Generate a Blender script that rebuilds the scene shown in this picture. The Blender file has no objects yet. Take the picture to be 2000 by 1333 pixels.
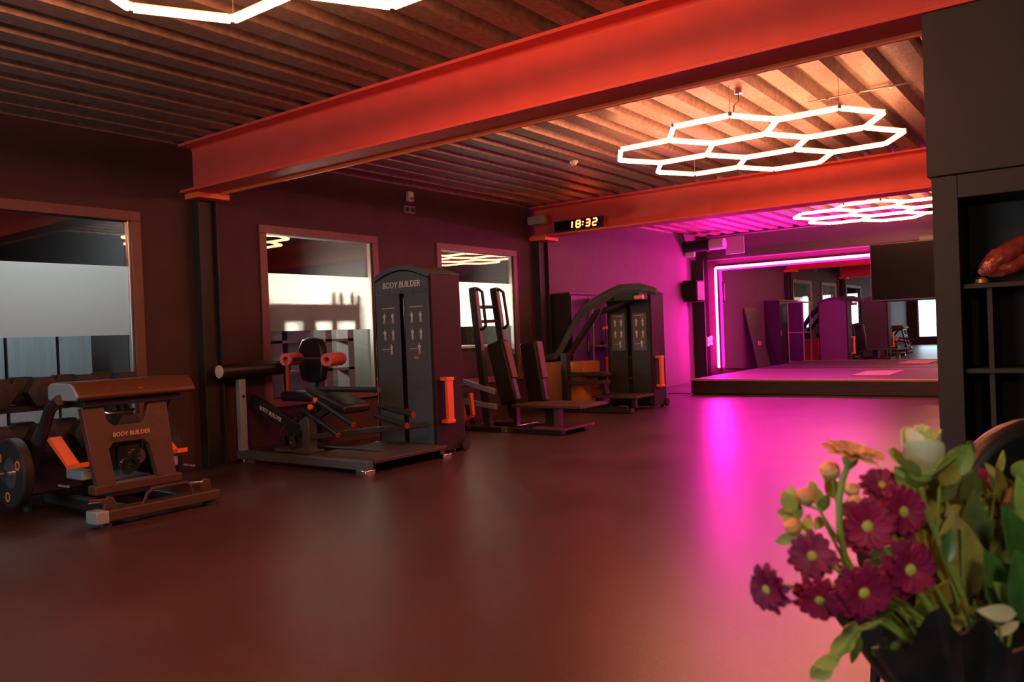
import bpy, bmesh, math, random
from mathutils import Vector, Matrix
random.seed(7)
SC = bpy.context.scene
COL = SC.collection
PI = math.pi

# ------------------------------------------------------------------ camera
F_PX, YAW, PITCH, ROLL = 1571.44, -0.63482, -0.00812, -0.03946
CAM = Vector((0.0, 0.0, 1.1))
fwd = Vector((math.sin(YAW)*math.cos(PITCH), math.cos(YAW)*math.cos(PITCH), math.sin(PITCH)))
rgt0 = Vector((math.cos(YAW), -math.sin(YAW), 0)); up0 = rgt0.cross(fwd)
RGT = math.cos(ROLL)*rgt0 + math.sin(ROLL)*up0
UPV = -math.sin(ROLL)*rgt0 + math.cos(ROLL)*up0
cam_data = bpy.data.cameras.new('camera'); cam = bpy.data.objects.new('camera', cam_data); COL.objects.link(cam)
cam_data.sensor_width = 36.0; cam_data.lens = F_PX*36.0/2000.0; cam_data.clip_start = 0.05
cam.matrix_world = Matrix(((RGT.x, UPV.x, -fwd.x, CAM.x), (RGT.y, UPV.y, -fwd.y, CAM.y), (RGT.z, UPV.z, -fwd.z, CAM.z), (0, 0, 0, 1)))
cam_data.dof.use_dof = True; cam_data.dof.focus_distance = 7.5; cam_data.dof.aperture_fstop = 7.0
SC.camera = cam

# ------------------------------------------------------------------ world, large lights, exposure
SC.view_settings.view_transform = 'Standard'; SC.view_settings.look = 'None'
SC.view_settings.gamma = 1.0; SC.view_settings.use_curve_mapping = False
SC.view_settings.exposure = 2.2
world = bpy.data.worlds.new('world'); SC.world = world; world.use_nodes = True
world.node_tree.nodes['Background'].inputs[0].default_value = (0.02, 0.025, 0.035, 1)
world.node_tree.nodes['Background'].inputs[1].default_value = 0.3
HEX_COLOR, HEX_POWER = (1.0, 0.34, 0.145), 11.0
LED_COLOR, LED_POWER = (1.0, 0.014, 0.46), 48.0

DAY_COLOR, DAY_POWER = (0.72, 0.90, 1.0), 1.4      # daylight colour of the unseen frosted window added behind the photographer

# ------------------------------------------------------------------ helpers
def PX(x, y, X=None, Y=None, Z=None, D=None):
    """point of the place seen at photograph pixel (x, y) on the given wall / floor plane"""
    d = RGT*((x-1000)/F_PX) - UPV*((y-666.5)/F_PX) + fwd
    if X is not None: t = (X-CAM.x)/d.x
    elif Y is not None: t = (Y-CAM.y)/d.y
    elif Z is not None: t = (Z-CAM.z)/d.z
    else: t = D
    return CAM + d*t

MATS = {}
def mat(name, color=(0.5,0.5,0.5), rough=0.5, metal=0.0, noise=0.0, scale=30.0, bump=0.0, bscale=200.0, spec=0.5, emit=None, estr=0.0, coat=0.0, stretch=None, col2=None, trans=0.0):
    if name in MATS: return MATS[name]
    m = bpy.data.materials.new(name); m.use_nodes = True
    nt = m.node_tree; b = nt.nodes['Principled BSDF']
    b.inputs['Base Color'].default_value = (*color, 1); b.inputs['Roughness'].default_value = rough
    b.inputs['Metallic'].default_value = metal; b.inputs['Specular IOR Level'].default_value = spec
    b.inputs['Coat Weight'].default_value = coat
    if trans: b.inputs['Transmission Weight'].default_value = trans
    tc = nt.nodes.new('ShaderNodeTexCoord'); src = tc.outputs['Object']
    if stretch:
        mp = nt.nodes.new('ShaderNodeMapping'); mp.inputs['Scale'].default_value = stretch
        nt.links.new(src, mp.inputs[0]); src = mp.outputs[0]
    if noise > 0:
        n = nt.nodes.new('ShaderNodeTexNoise'); n.inputs['Scale'].default_value = scale; n.inputs['Detail'].default_value = 5
        nt.links.new(src, n.inputs['Vector'])
        r = nt.nodes.new('ShaderNodeValToRGB')
        c2 = col2 if col2 else tuple(min(1, c*(1+noise)) for c in color)
        c1 = color if col2 else tuple(c*(1-noise) for c in color)
        r.color_ramp.elements[0].position = 0.3; r.color_ramp.elements[1].position = 0.7
        r.color_ramp.elements[0].color = (*c1, 1); r.color_ramp.elements[1].color = (*c2, 1)
        nt.links.new(n.outputs['Fac'], r.inputs[0]); nt.links.new(r.outputs[0], b.inputs['Base Color'])
    if bump > 0:
        n2 = nt.nodes.new('ShaderNodeTexNoise'); n2.inputs['Scale'].default_value = bscale; n2.inputs['Detail'].default_value = 3
        nt.links.new(src, n2.inputs['Vector'])
        bp = nt.nodes.new('ShaderNodeBump'); bp.inputs['Strength'].default_value = bump; bp.inputs['Distance'].default_value = 0.004
        nt.links.new(n2.outputs['Fac'], bp.inputs['Height']); nt.links.new(bp.outputs[0], b.inputs['Normal'])
    if emit:
        b.inputs['Emission Color'].default_value = (*emit, 1); b.inputs['Emission Strength'].default_value = estr
    MATS[name] = m
    return m

class MB:
    """collects shapes in world coordinates and links them as one mesh"""
    def __init__(s): s.v = []; s.f = []
    def add(s, vs, fs):
        o = len(s.v); s.v += [tuple(v) for v in vs]; s.f += [tuple(i+o for i in f) for f in fs]; return s
    def box(s, x0, x1, y0, y1, z0, z1):
        x0, x1 = min(x0,x1), max(x0,x1); y0, y1 = min(y0,y1), max(y0,y1); z0, z1 = min(z0,z1), max(z0,z1)
        return s.add([(x0,y0,z0),(x1,y0,z0),(x1,y1,z0),(x0,y1,z0),(x0,y0,z1),(x1,y0,z1),(x1,y1,z1),(x0,y1,z1)],
                     [(0,3,2,1),(4,5,6,7),(0,1,5,4),(1,2,6,5),(2,3,7,6),(3,0,4,7)])
    def bar(s, a, b, w, h, up=(0,0,1)):
        """rectangular bar from a to b, w wide sideways, h high along up"""
        a, b = Vector(a), Vector(b); t = (b-a).normalized(); u = Vector(up)
        if abs(t.dot(u)) > 0.98: u = Vector((0,1,0))
        sd = t.cross(u).normalized(); u = sd.cross(t).normalized()
        vs = []
        for p in (a, b):
            for i, j in ((-1,-1),(1,-1),(1,1),(-1,1)): vs.append(p + sd*(i*w/2) + u*(j*h/2))
        return s.add(vs, [(0,1,2,3),(7,6,5,4),(0,4,5,1),(1,5,6,2),(2,6,7,3),(3,7,4,0)])
    def loft(s, rings, caps=True, closed=False):
        n = len(rings[0]); vs = [p for r in rings for p in r]; fs = []
        m = len(rings)
        for i in range(m if closed else m-1):
            i2 = (i+1) % m
            for j in range(n):
                k = (j+1) % n
                fs.append((i*n+j, i*n+k, i2*n+k, i2*n+j))
        if caps and not closed:
            fs.append(tuple(range(n-1,-1,-1))); fs.append(tuple((m-1)*n+j for j in range(n)))
        return s.add(vs, fs)
    def tube(s, pts, r, n=10, closed=False, flat=1.0):
        pts = [Vector(p) for p in pts]; rings = []; m = len(pts); prev = None
        rr = r if isinstance(r, (list, tuple)) else [r]*m
        for i, p in enumerate(pts):
            if closed: t = (pts[(i+1) % m] - pts[i-1]).normalized()
            elif i == 0: t = (pts[1]-p).normalized()
            elif i == m-1: t = (p-pts[-2]).normalized()
            else: t = ((pts[i+1]-p).normalized() + (p-pts[i-1]).normalized()).normalized()
            if prev is None:
                u = Vector((0,0,1)) if abs(t.z) < 0.9 else Vector((1,0,0))
                u = (u - t*u.dot(t)).normalized()
            else: u = (prev - t*prev.dot(t)).normalized()
            prev = u; w = t.cross(u)
            rings.append([p + (u*math.cos(2*PI*j/n)*flat + w*math.sin(2*PI*j/n))*rr[i] for j in range(n)])
        return s.loft(rings, closed=closed)
    def cyl(s, a, b, r, n=20, r2=None): return s.tube([a, b], [r, r if r2 is None else r2], n)
    def ring(s, a, b, ro, ri, n=28):
        """hollow disc between a and b"""
        a, b = Vector(a), Vector(b); t = (b-a).normalized(); u = t.orthogonal().normalized(); w = t.cross(u)
        sec = [(a, ri), (a, ro), (b, ro), (b, ri)]
        rings = [[p + (u*math.cos(2*PI*j/n) + w*math.sin(2*PI*j/n))*q for p, q in sec] for j in range(n)]
        return s.loft(rings, closed=True)
    def lathe(s, base, axis, prof, n=20):
        a = Vector(axis).normalized(); u = a.orthogonal().normalized(); w = a.cross(u); b = Vector(base)
        rings = [[b + a*h + (u*math.cos(2*PI*j/n) + w*math.sin(2*PI*j/n))*r for j in range(n)] for r, h in prof]
        return s.loft(rings)
    def plate(s, pts, d):
        """flat polygon extruded by the vector d"""
        pts = [Vector(p) for p in pts]; d = Vector(d); n = len(pts)
        nrm = Vector((0,0,0))
        for i in range(n): nrm += pts[i].cross(pts[(i+1) % n])
        if nrm.dot(d) > 0: pts = pts[::-1]
        vs = pts + [p+d for p in pts]
        fs = [tuple(range(n)), tuple(range(2*n-1, n-1, -1))]
        for i in range(n):
            j = (i+1) % n; fs.append((i, i+n, j+n, j))
        return s.add(vs, fs)
    def build(s, name, m, parent=None, bevel=0.0, smooth=True, seg=2):
        me = bpy.data.meshes.new(name)
        org = ORG.get(parent, Vector((0,0,0))) if parent else Vector((0,0,0))
        me.from_pydata([(v[0]-org.x, v[1]-org.y, v[2]-org.z) for v in s.v], [], s.f); me.update()
        bm = bmesh.new(); bm.from_mesh(me); bmesh.ops.recalc_face_normals(bm, faces=bm.faces); bm.to_mesh(me); bm.free()
        if smooth:
            me.polygons.foreach_set('use_smooth', [True]*len(me.polygons)); me.set_sharp_from_angle(angle=math.radians(38))
        me.materials.append(m)
        o = bpy.data.objects.new(name, me); COL.objects.link(o)
        if parent: o.parent = parent
        ORG[o] = org
        if bevel > 0:
            md = o.modifiers.new('bevel', 'BEVEL'); md.width = bevel; md.segments = seg; md.limit_method = 'ANGLE'; md.angle_limit = math.radians(50)
        return o
ORG = {}
def tag(o, label, cat, group=None, kind=None):
    if label: o['label'] = label
    if cat: o['category'] = cat
    if group: o['group'] = group
    if kind: o['kind'] = kind
    return o
def thing(name, label, cat, loc, group=None, kind=None):
    o = bpy.data.objects.new(name, None); COL.objects.link(o); o.location = loc; o.empty_display_size = 0.1
    ORG[o] = Vector(loc); return tag(o, label, cat, group, kind)
def struct(o): o['kind'] = 'structure'; return o
def text_part(name, txt, origin, right, upv, height, m, parent, depth=0.003, shear=0.0, squeeze=1.0):
    cu = bpy.data.curves.new(name, 'FONT'); cu.body = txt; cu.size = height*1.35; cu.extrude = depth/2; cu.shear = shear
    cu.align_x = 'CENTER'; cu.align_y = 'CENTER'; cu.resolution_u = 3
    to = bpy.data.objects.new(name+'_tmp', cu); COL.objects.link(to)
    dg = bpy.context.evaluated_depsgraph_get(); dg.update()
    me = bpy.data.meshes.new_from_object(to.evaluated_get(dg)); me.name = name
    bpy.data.objects.remove(to, do_unlink=True); bpy.data.curves.remove(cu)
    r = Vector(right).normalized(); u = Vector(upv).normalized(); n = r.cross(u)
    org = ORG[parent]; o0 = Vector(origin) - org
    for v in me.vertices:
        v.co = o0 + r*v.co.x*squeeze + u*v.co.y + n*v.co.z
    me.materials.clear(); me.materials.append(m)
    o = bpy.data.objects.new(name, me); COL.objects.link(o); o.parent = parent; ORG[o] = org
    return o

# ------------------------------------------------------------------ materials
M_wall = mat('dark_wall_paint', (0.058, 0.026, 0.026), 0.75, noise=0.12, scale=3, bump=0.15, bscale=90)
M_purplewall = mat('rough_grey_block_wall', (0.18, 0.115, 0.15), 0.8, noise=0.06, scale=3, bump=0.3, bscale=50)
M_steel = mat('dark_column_paint', (0.020, 0.018, 0.018), 0.6, bump=0.1)
M_deck = mat('galvanised_deck', (0.27, 0.20, 0.165), 0.50, 0.35, noise=0.3, scale=14, stretch=(3,1.2,1), bump=0.1, bscale=60)
M_beam = mat('red_oxide_beam_paint', (0.72, 0.080, 0.058), 0.62, noise=0.06, scale=5)
M_orange_bar = mat('orange_bar', (0.85, 0.16, 0.04), 0.4)  # brighter, more orange base colour than the beams
M_casing = mat('window_casing_wood', (0.16, 0.075, 0.06), 0.5, noise=0.15, scale=14, stretch=(1,1,0.15))
M_alu = mat('aluminium', (0.75, 0.76, 0.78), 0.28, 1.0)
M_black = mat('black_powder_coat', (0.022, 0.022, 0.024), 0.38, spec=0.6, bump=0.05, bscale=400)
M_stage_top = mat('stage_rubber_mat', (0.050, 0.036, 0.040), 0.55, noise=0.3, scale=120, bump=0.2, bscale=300)
M_ply = mat('plywood_edge', (0.50, 0.33, 0.18), 0.5, noise=0.2, scale=8, stretch=(0.3,1,12))
M_fascia = mat('dark_stained_board', (0.050, 0.026, 0.018), 0.55, noise=0.3, scale=6, stretch=(0.4,1,6))
M_mirror = mat('mirror_silver', (0.62, 0.60, 0.62), 0.0, 1.0)
M_pillar = mat('black_cabinet_board', (0.026, 0.020, 0.016), 0.6, noise=0.15, scale=5, bump=0.1)
M_soffit = mat('plaster_soffit', (0.30, 0.24, 0.24), 0.8, noise=0.1, scale=3)

def emission_mat(name, color, strength):
    m = bpy.data.materials.new(name); m.use_nodes = True; nt = m.node_tree; nt.nodes.clear()
    e = nt.nodes.new('ShaderNodeEmission'); e.inputs[0].default_value = (*color, 1); e.inputs[1].default_value = strength
    o = nt.nodes.new('ShaderNodeOutputMaterial'); nt.links.new(e.outputs[0], o.inputs[0]); MATS[name] = m; return m
M_hex = emission_mat('hex_tube_glow', HEX_COLOR, HEX_POWER)
M_led = emission_mat('magenta_led_glow', LED_COLOR, LED_POWER)
M_digit = emission_mat('red_led_digit', (1.0, 0.055, 0.012), 8.0)

def floor_material():
    m = bpy.data.materials.new('speckled_rubber_floor'); m.use_nodes = True; nt = m.node_tree; b = nt.nodes['Principled BSDF']
    tc = nt.nodes.new('ShaderNodeTexCoord')
    n1 = nt.nodes.new('ShaderNodeTexNoise'); n1.inputs['Scale'].default_value = 1.3; n1.inputs['Detail'].default_value = 6
    n2 = nt.nodes.new('ShaderNodeTexVoronoi'); n2.inputs['Scale'].default_value = 90
    n3 = nt.nodes.new('ShaderNodeTexNoise'); n3.inputs['Scale'].default_value = 160; n3.inputs['Detail'].default_value = 3
    for n in (n1, n2, n3): nt.links.new(tc.outputs['Object'], n.inputs['Vector'])
    r1 = nt.nodes.new('ShaderNodeValToRGB'); r1.color_ramp.elements[0].color = (0.058,0.028,0.029,1); r1.color_ramp.elements[1].color = (0.082,0.039,0.040,1)
    r1.color_ramp.elements[0].position = 0.35; r1.color_ramp.elements[1].position = 0.65
    nt.links.new(n1.outputs['Fac'], r1.inputs[0])
    r2 = nt.nodes.new('ShaderNodeValToRGB'); r2.color_ramp.elements[0].color = (1,1,1,1); r2.color_ramp.elements[1].color = (0,0,0,1)
    r2.color_ramp.elements[0].position = 0.10; r2.color_ramp.elements[1].position = 0.22
    nt.links.new(n2.outputs['Distance'], r2.inputs[0])
    mx = nt.nodes.new('ShaderNodeMix'); mx.data_type = 'RGBA'; mx.inputs['B'].default_value = (0.14,0.085,0.085,1)
    nt.links.new(r2.outputs[0], mx.inputs['Factor']); nt.links.new(r1.outputs[0], mx.inputs['A'])
    nt.links.new(mx.outputs['Result'], b.inputs['Base Color'])
    mr = nt.nodes.new('ShaderNodeMapRange'); mr.inputs['To Min'].default_value = 0.27; mr.inputs['To Max'].default_value = 0.40; b.inputs['Specular IOR Level'].default_value = 0.7
    nt.links.new(n1.outputs['Fac'], mr.inputs[0]); nt.links.new(mr.outputs[0], b.inputs['Roughness'])
    bp = nt.nodes.new('ShaderNodeBump'); bp.inputs['Strength'].default_value = 0.25; bp.inputs['Distance'].default_value = 0.003
    nt.links.new(n3.outputs['Fac'], bp.inputs['Height']); nt.links.new(bp.outputs[0], b.inputs['Normal'])
    return m
M_floor = floor_material()

def glass_material():
    m = bpy.data.materials.new('window_glass'); m.use_nodes = True; nt = m.node_tree; nt.nodes.clear()
    t = nt.nodes.new('ShaderNodeBsdfTransparent'); t.inputs[0].default_value = (0.88,0.91,0.90,1)
    g = nt.nodes.new('ShaderNodeBsdfGlossy'); g.inputs['Roughness'].default_value = 0.0
    fr = nt.nodes.new('ShaderNodeFresnel'); ge = nt.nodes.new('ShaderNodeNewGeometry'); mr = nt.nodes.new('ShaderNodeMapRange'); mr.inputs['To Min'].default_value = 1.6; mr.inputs['To Max'].default_value = 1/1.6
    nt.links.new(ge.outputs['Backfacing'], mr.inputs[0]); nt.links.new(mr.outputs[0], fr.inputs[0])   # both faces of the pane reflect alike
    mx = nt.nodes.new('ShaderNodeMixShader'); o = nt.nodes.new('ShaderNodeOutputMaterial')
    nt.links.new(fr.outputs[0], mx.inputs[0]); nt.links.new(t.outputs[0], mx.inputs[1]); nt.links.new(g.outputs[0], mx.inputs[2]); nt.links.new(mx.outputs[0], o.inputs[0])
    return m
M_glass = glass_material()
def film_material():
    m = bpy.data.materials.new('frosted_window_film'); m.use_nodes = True; nt = m.node_tree; nt.nodes.clear()
    d = nt.nodes.new('ShaderNodeBsdfDiffuse'); d.inputs[0].default_value = (0.80,0.80,0.78,1)
    t = nt.nodes.new('ShaderNodeBsdfTranslucent'); t.inputs[0].default_value = (0.95,0.95,0.93,1)
    mx = nt.nodes.new('ShaderNodeMixShader'); mx.inputs[0].default_value = 0.78; o = nt.nodes.new('ShaderNodeOutputMaterial')
    nt.links.new(d.outputs[0], mx.inputs[1]); nt.links.new(t.outputs[0], mx.inputs[2]); nt.links.new(mx.outputs[0], o.inputs[0])
    return m
M_film = film_material()

# ------------------------------------------------------------------ the room
WX = -6.69            # gym face of the glazed left wall
ZC = 2.93             # underside of the deck ribs
struct(MB().box(-11.6, 4.2, -6.2, 16.2, -0.12, 0.0).build('floor', M_floor, smooth=False))

# trapezoidal steel deck, ribs running away from the viewer along the left wall
prof = []
P = 0.285; x = WX - 0.2 - 17*P + 0.055
while x < -1.08:
    prof += [(x, ZC), (x+0.150, ZC), (x+0.180, ZC+0.085), (x+0.255, ZC+0.085)]
    x += P
dk = MB()
vs = []; fs = []
for (px, pz) in prof: vs += [(px, -6.2, pz), (px, 16.2, pz)]
for i in range(len(prof)-1): fs.append((2*i, 2*i+1, 2*i+3, 2*i+2))
k = len(vs); n = len(prof)
x0, x1 = prof[0][0], prof[-1][0]
vs += [(x0,-6.2,ZC+0.16),(x0,16.2,ZC+0.16),(x1,-6.2,ZC+0.16),(x1,16.2,ZC+0.16)]
fs.append((k, k+1, k+3, k+2)); fs.append((0, k, k+1, 1)); fs.append((2*n-2, 2*n-1, k+3, k+2))
dk.add(vs, fs); struct(dk.build('ceiling', M_deck, smooth=False))
struct(MB().box(x1, 4.2, -6.2, 16.2, 2.95, 3.09).build('ceiling_soffit', M_soffit))
struct(MB().box(x1-0.03, x1+0.03, 4.45, 15.4, 2.915, 2.95).build('trim_1', mat('cream_edge_trim', (0.7,0.6,0.5), 0.5), bevel=0.006))

# glazed left wall: openings (glass y0, y1)
ZS, ZT = 0.55, 2.20
WIN = [(1.85, 3.64), (5.02, 6.46), (7.64, 9.17)]
wl = MB(); y = -6.2
for (a, b) in WIN:
    wl.box(WX-0.12, WX, y, a, 0, 3.09); wl.box(WX-0.12, WX, a, b, 0, ZS); wl.box(WX-0.12, WX, a, b, ZT, 3.09); y = b
wl.box(WX-0.12, WX, y, 9.85, 0, 3.09)
struct(wl.build('wall_left', M_wall, smooth=False))
struct(MB().box(WX-0.12, WX, 9.85, 16.2, 0, 3.09).build('wall_left_rear', M_purplewall, smooth=False))
struct(MB().box(WX, 4.2, 15.56, 16.2, 0, 3.09).build('wall_rear', M_wall, smooth=False))
struct(MB().box(4.2, 4.4, -6.2, 16.2, 0, 3.09).build('wall_right', M_wall, smooth=False))
bk = MB(); bk.box(-11.6, -6.3, -6.4, -6.2, 0, 3.09).box(-2.4, 4.4, -6.4, -6.2, 0, 3.09).box(-6.3, -2.4, -6.4, -6.2, 2.35, 3.09).box(-6.3, -2.4, -6.4, -6.2, 0, 0.3)
struct(bk.build('wall_front', M_wall, smooth=False))
# the lit rooms beyond the glass
M_office = mat('office_dark_wall', (0.10, 0.095, 0.095), 0.8)
struct(MB().box(-11.8, -11.6, -6.2, 16.2, 0, 3.09).build('wall_office', M_office, smooth=False))
struct(MB().box(-11.6, WX-0.12, 4.15, 4.3, 0, 3.09).build('wall_partition', M_office, smooth=False))
struct(MB().box(-11.6, WX-0.12, 10.2, 10.35, 0, 3.09).build('wall_office_end', M_office, smooth=False))
struct(MB().box(-11.6, WX-0.12, 6.98, 7.08, 0, 3.09).build('wall_light_blocker', M_steel, smooth=False))  # added wall, keeps the far office lamp off the middle window
for i, (a, b) in enumerate(WIN):
    w = thing('window_%d' % (i+1), None, None, (WX, (a+b)/2, ZS), kind='structure')
    c = 0.085
    for nm, bx in (('casing_top', (WX-0.01, WX+0.022, a-c, b+c, ZT, ZT+c)), ('casing_side', (WX-0.01, WX+0.02, a-c, a, ZS-c, ZT)), ('casing_side', (WX-0.01, WX+0.02, b, b+c, ZS-c, ZT)), ('sill', (WX-0.05, WX+0.05, a-c, b+c, ZS-c, ZS))):
        MB().box(*bx).build(nm, M_casing, w, bevel=0.004)
    MB().box(WX-0.035, WX-0.027, a, b, ZS, ZT).build('pane', M_glass, w, smooth=False)
    MB().box(WX-0.042, WX-0.0385, a+0.004, b-0.004, 1.226, 1.812).build('frosted_band', M_film, w, smooth=False)
    MB().box(WX-0.06, WX-0.008, b-0.022, b, ZS, ZT).build('edge_profile', M_alu, w, bevel=0.003)

w = thing('window_4', None, None, (-4.35, -6.3, 0.3), kind='structure')  # unseen glowing window, added for the cool light from behind
M_day = emission_mat('added_daylit_glass', DAY_COLOR, DAY_POWER)
for k in range(3):
    MB().box(-6.27+k*1.3, -5.03+k*1.3, -6.31, -6.30, 0.33, 2.32).build('frosted_pane', M_day, w, smooth=False)
    MB().box(-5.03+k*1.3, -4.97+k*1.3, -6.33, -6.26, 0.30, 2.35).build('mullion', M_black, w)
MB().box(-6.3, -2.4, -6.33, -6.26, 0.30, 0.34).box(-6.3, -2.4, -6.33, -6.26, 2.31, 2.35).box(-6.3, -6.26, -6.33, -6.26, 0.34, 2.31).build('frame', M_black, w)

# steel columns on the left wall
for i, (y0, y1) in enumerate(((4.22, 4.42), (9.68, 9.93), (15.28, 15.53))):
    c = MB(); d = 0.11 if i < 2 else 0.26
    c.box(WX, WX+d, y0, y0+0.018, 0, 2.44).box(WX, WX+d, y1-0.018, y1, 0, 2.44).box(WX+d/2-0.008, WX+d/2+0.008, y0+0.018, y1-0.018, 0, 2.44)
    o = c.build('column_%d' % (i+1), M_steel, bevel=0.003); struct(o)

# ------------------------------------------------------------------ beams
def i_beam(name, label, y0, y1, x0, x1, z0, z1, m):
    t = thing(name, label, 'beam', (x0, (y0+y1)/2, z0))
    yc = (y0+y1)/2
    MB().box(x0, x1, y0, y1, z0, z0+0.024).build('lower_flange', m, t, bevel=0.003)
    MB().box(x0, x1, y0, y1, z1-0.024, z1).build('upper_flange', m, t, bevel=0.003)
    w = MB().box(x0, x1, yc-0.008, yc+0.008, z0+0.024, z1-0.024)
    # rolled fillets
    for s in (-1, 1):
        for zb, dz in ((z0+0.024, 1), (z1-0.024, -1)):
            pts = [(x0, yc+s*0.008, zb)]
            for q in range(6):
                a = q/5*PI/2; r = 0.027
                pts.append((x0, yc+s*(0.008+r-r*math.sin(a)), zb+dz*(r-r*math.cos(a))))
            w.plate(pts, (x1-x0, 0, 0))
    w.build('web', m, t)
    return t
b1 = i_beam('steel_beam', 'large red steel I-beam crossing the ceiling nearest the viewer', 4.10, 4.40, WX+0.02, 3.6, 2.49, 2.93, M_beam)
MB().box(WX+0.3, 3.6, 4.335, 4.352, 2.462, 2.49).build('rear_bar', M_orange_bar, b1, bevel=0.002)['label'] = 'bright orange bar under the beam'
MB().box(WX+0.0, WX+0.22, 4.16, 4.48, 2.44, 2.49).build('cap_plate', M_orange_bar, b1, bevel=0.003)
b2 = i_beam('steel_beam', 'red steel I-beam carrying the digital clock', 9.60, 9.90, WX+0.02, 3.6, 2.49, 2.93, M_beam)
MB().box(WX+0.0, WX+0.28, 9.60, 9.95, 2.44, 2.49).build('cap_plate', M_orange_bar, b2, bevel=0.003)
b3 = i_beam('steel_beam', 'purple lit steel beam above the mirror wall', 15.47, 15.556, WX+0.25, 3.6, 2.43, 2.93, mat('dark_grey_beam_paint', (0.11,0.085,0.10), 0.55))

# ------------------------------------------------------------------ hexagon lights
S_HEX = 0.462
M_clip = mat('grey_plastic_clip', (0.7,0.62,0.55), 0.4)
M_wire = mat('steel_wire', (0.4,0.38,0.36), 0.4, 0.8)
def hex_fixture(cx, cy, z, label):
    t = thing('hexagon_light', label, 'ceiling light', (cx, cy, z), 'honeycomb ceiling lights')
    s = S_HEX; cs = [(0,0)] + [(sx*1.5*s, sy*math.sqrt(3)/2*s) for sx in (-1,1) for sy in (-1,1)] + [(0, q*math.sqrt(3)*s) for q in (-1,1)]
    edges = {}; nodes = {}
    for (hx, hy) in cs:
        vs = [(round(cx+hx+s*math.cos(q*PI/3), 4), round(cy+hy+s*math.sin(q*PI/3), 4)) for q in range(6)]
        for q in range(6):
            a, b = sorted((vs[q], vs[(q+1) % 6]))
            key = (round(a[0],2), round(a[1],2), round(b[0],2), round(b[1],2)); edges[key] = (a, b)
            nodes[(round(a[0],2), round(a[1],2))] = a; nodes[(round(b[0],2), round(b[1],2))] = b
    for (a, b) in edges.values():
        A, B = Vector((*a, z)), Vector((*b, z)); d = (B-A).normalized()
        MB().tube([A+d*0.016, B-d*0.016], 0.020, 8).build('tube', M_hex, t)
        MB().bar(A+d*0.02+Vector((0,0,0.019)), B-d*0.02+Vector((0,0,0.019)), 0.022, 0.010).build('tube_housing', M_clip, t)
    for i, a in enumerate(nodes.values()):
        c = MB().cyl((*a, z-0.006), (*a, z+0.024), 0.019, 10)
        c.build('joint', M_clip, t)
    nl = list(nodes.values())
    for i in (0, 5, 11, 16, 21):
        a = nl[i % len(nl)]; MB().cyl((*a, z+0.02), (*a, ZC), 0.0022, 6).build('hanging_wire', M_wire, t)
    return t
hex_fixture(-2.48, 1.62, 2.70, 'glowing honeycomb light cut off by the top edge of the picture')
hex_fixture(-2.48, 7.16, 2.70, 'large glowing honeycomb light hanging between the two red beams')
hex_fixture(-2.60, 12.85, 2.70, 'far honeycomb light glowing under the magenta ceiling by the stage')
# ------------------------------------------------------------------ stage, mirror, magenta light
st = thing('stage', 'low dark stage with a pale wooden front edge below the mirror', 'stage', (-2.0, 12.42, 0))
SX0, SX1, SY0, SY1, SZ = -5.52, 1.6, 12.42, 15.53, 0.245
MB().box(SX0+0.03, SX1, SY0+0.06, SY1-0.005, 0.0, SZ-0.02).build('base', M_fascia, st)
MB().box(SX0, SX1, SY0+0.02, SY0+0.055, 0.012, SZ-0.032).build('front_board', M_fascia, st, bevel=0.003)
MB().box(SX0, SX1, SY0, SY0+0.06, SZ-0.032, SZ+0.002).build('edge_strip', M_ply, st, bevel=0.006)
MB().box(SX0, SX1, SY0+0.06, SY1-0.005, SZ-0.02, SZ).build('deck', M_stage_top, st)
tag(MB().box(-5.95, -5.56, 12.45, 12.80, 0.0, 0.012).build('rubber_mat', M_black, bevel=0.003), 'thin black rubber mat on the floor by the stage corner', 'mat')
p = [PX(1662,735,Z=SZ), PX(1735,735,Z=SZ), PX(1766,725,Z=SZ), PX(1694,726,Z=SZ)]
tag(MB().plate([(q.x, q.y, SZ+0.001) for q in p], (0,0,0.012)).build('exercise_mat', mat('pale_foam', (0.34,0.20,0.20), 0.7)), 'pale exercise mat lying flat on the dark stage', 'mat')

LX, LZT, LXR = -6.25, 2.27, 1.45
mw = thing('mirror', 'large mirror wall behind the stage reflecting the gym', 'mirror', (-2.4, 15.55, SZ))
for i in range(5):
    a = LX+0.10 + (LXR-LX-0.20)*i/5; b = LX+0.10 + (LXR-LX-0.20)*(i+1)/5
    MB().box(a+0.0015, b-0.0015, 15.535, 15.545, SZ+0.005, LZT-0.055).build('mirror_panel', M_mirror, mw, smooth=False)
MB().box(LX, LXR, 15.545, 15.558, SZ, LZT+0.01).build('backing', M_black, mw)
ls = thing('led_strip_light', 'glowing magenta light strip framing the stage mirror', 'light strip', (LX, 15.52, SZ))
r = 0.025
MB().tube([(LX, 15.455, SZ+0.03), (LX, 15.455, LZT-0.02), (LX+0.02, 15.455, LZT), (LXR-0.02, 15.455, LZT), (LXR, 15.455, LZT-0.02), (LXR, 15.455, SZ+0.03)], r, 8).build('glow_tube', M_led, ls)
MB().box(LX-0.02, LX+0.02, 15.47, 15.558, SZ+0.005, LZT).box(LXR-0.02, LXR+0.02, 15.47, 15.558, SZ+0.005, LZT).box(LX-0.02, LXR+0.02, 15.47, 15.558, LZT, LZT+0.03).build('channel', M_steel, ls)

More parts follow.
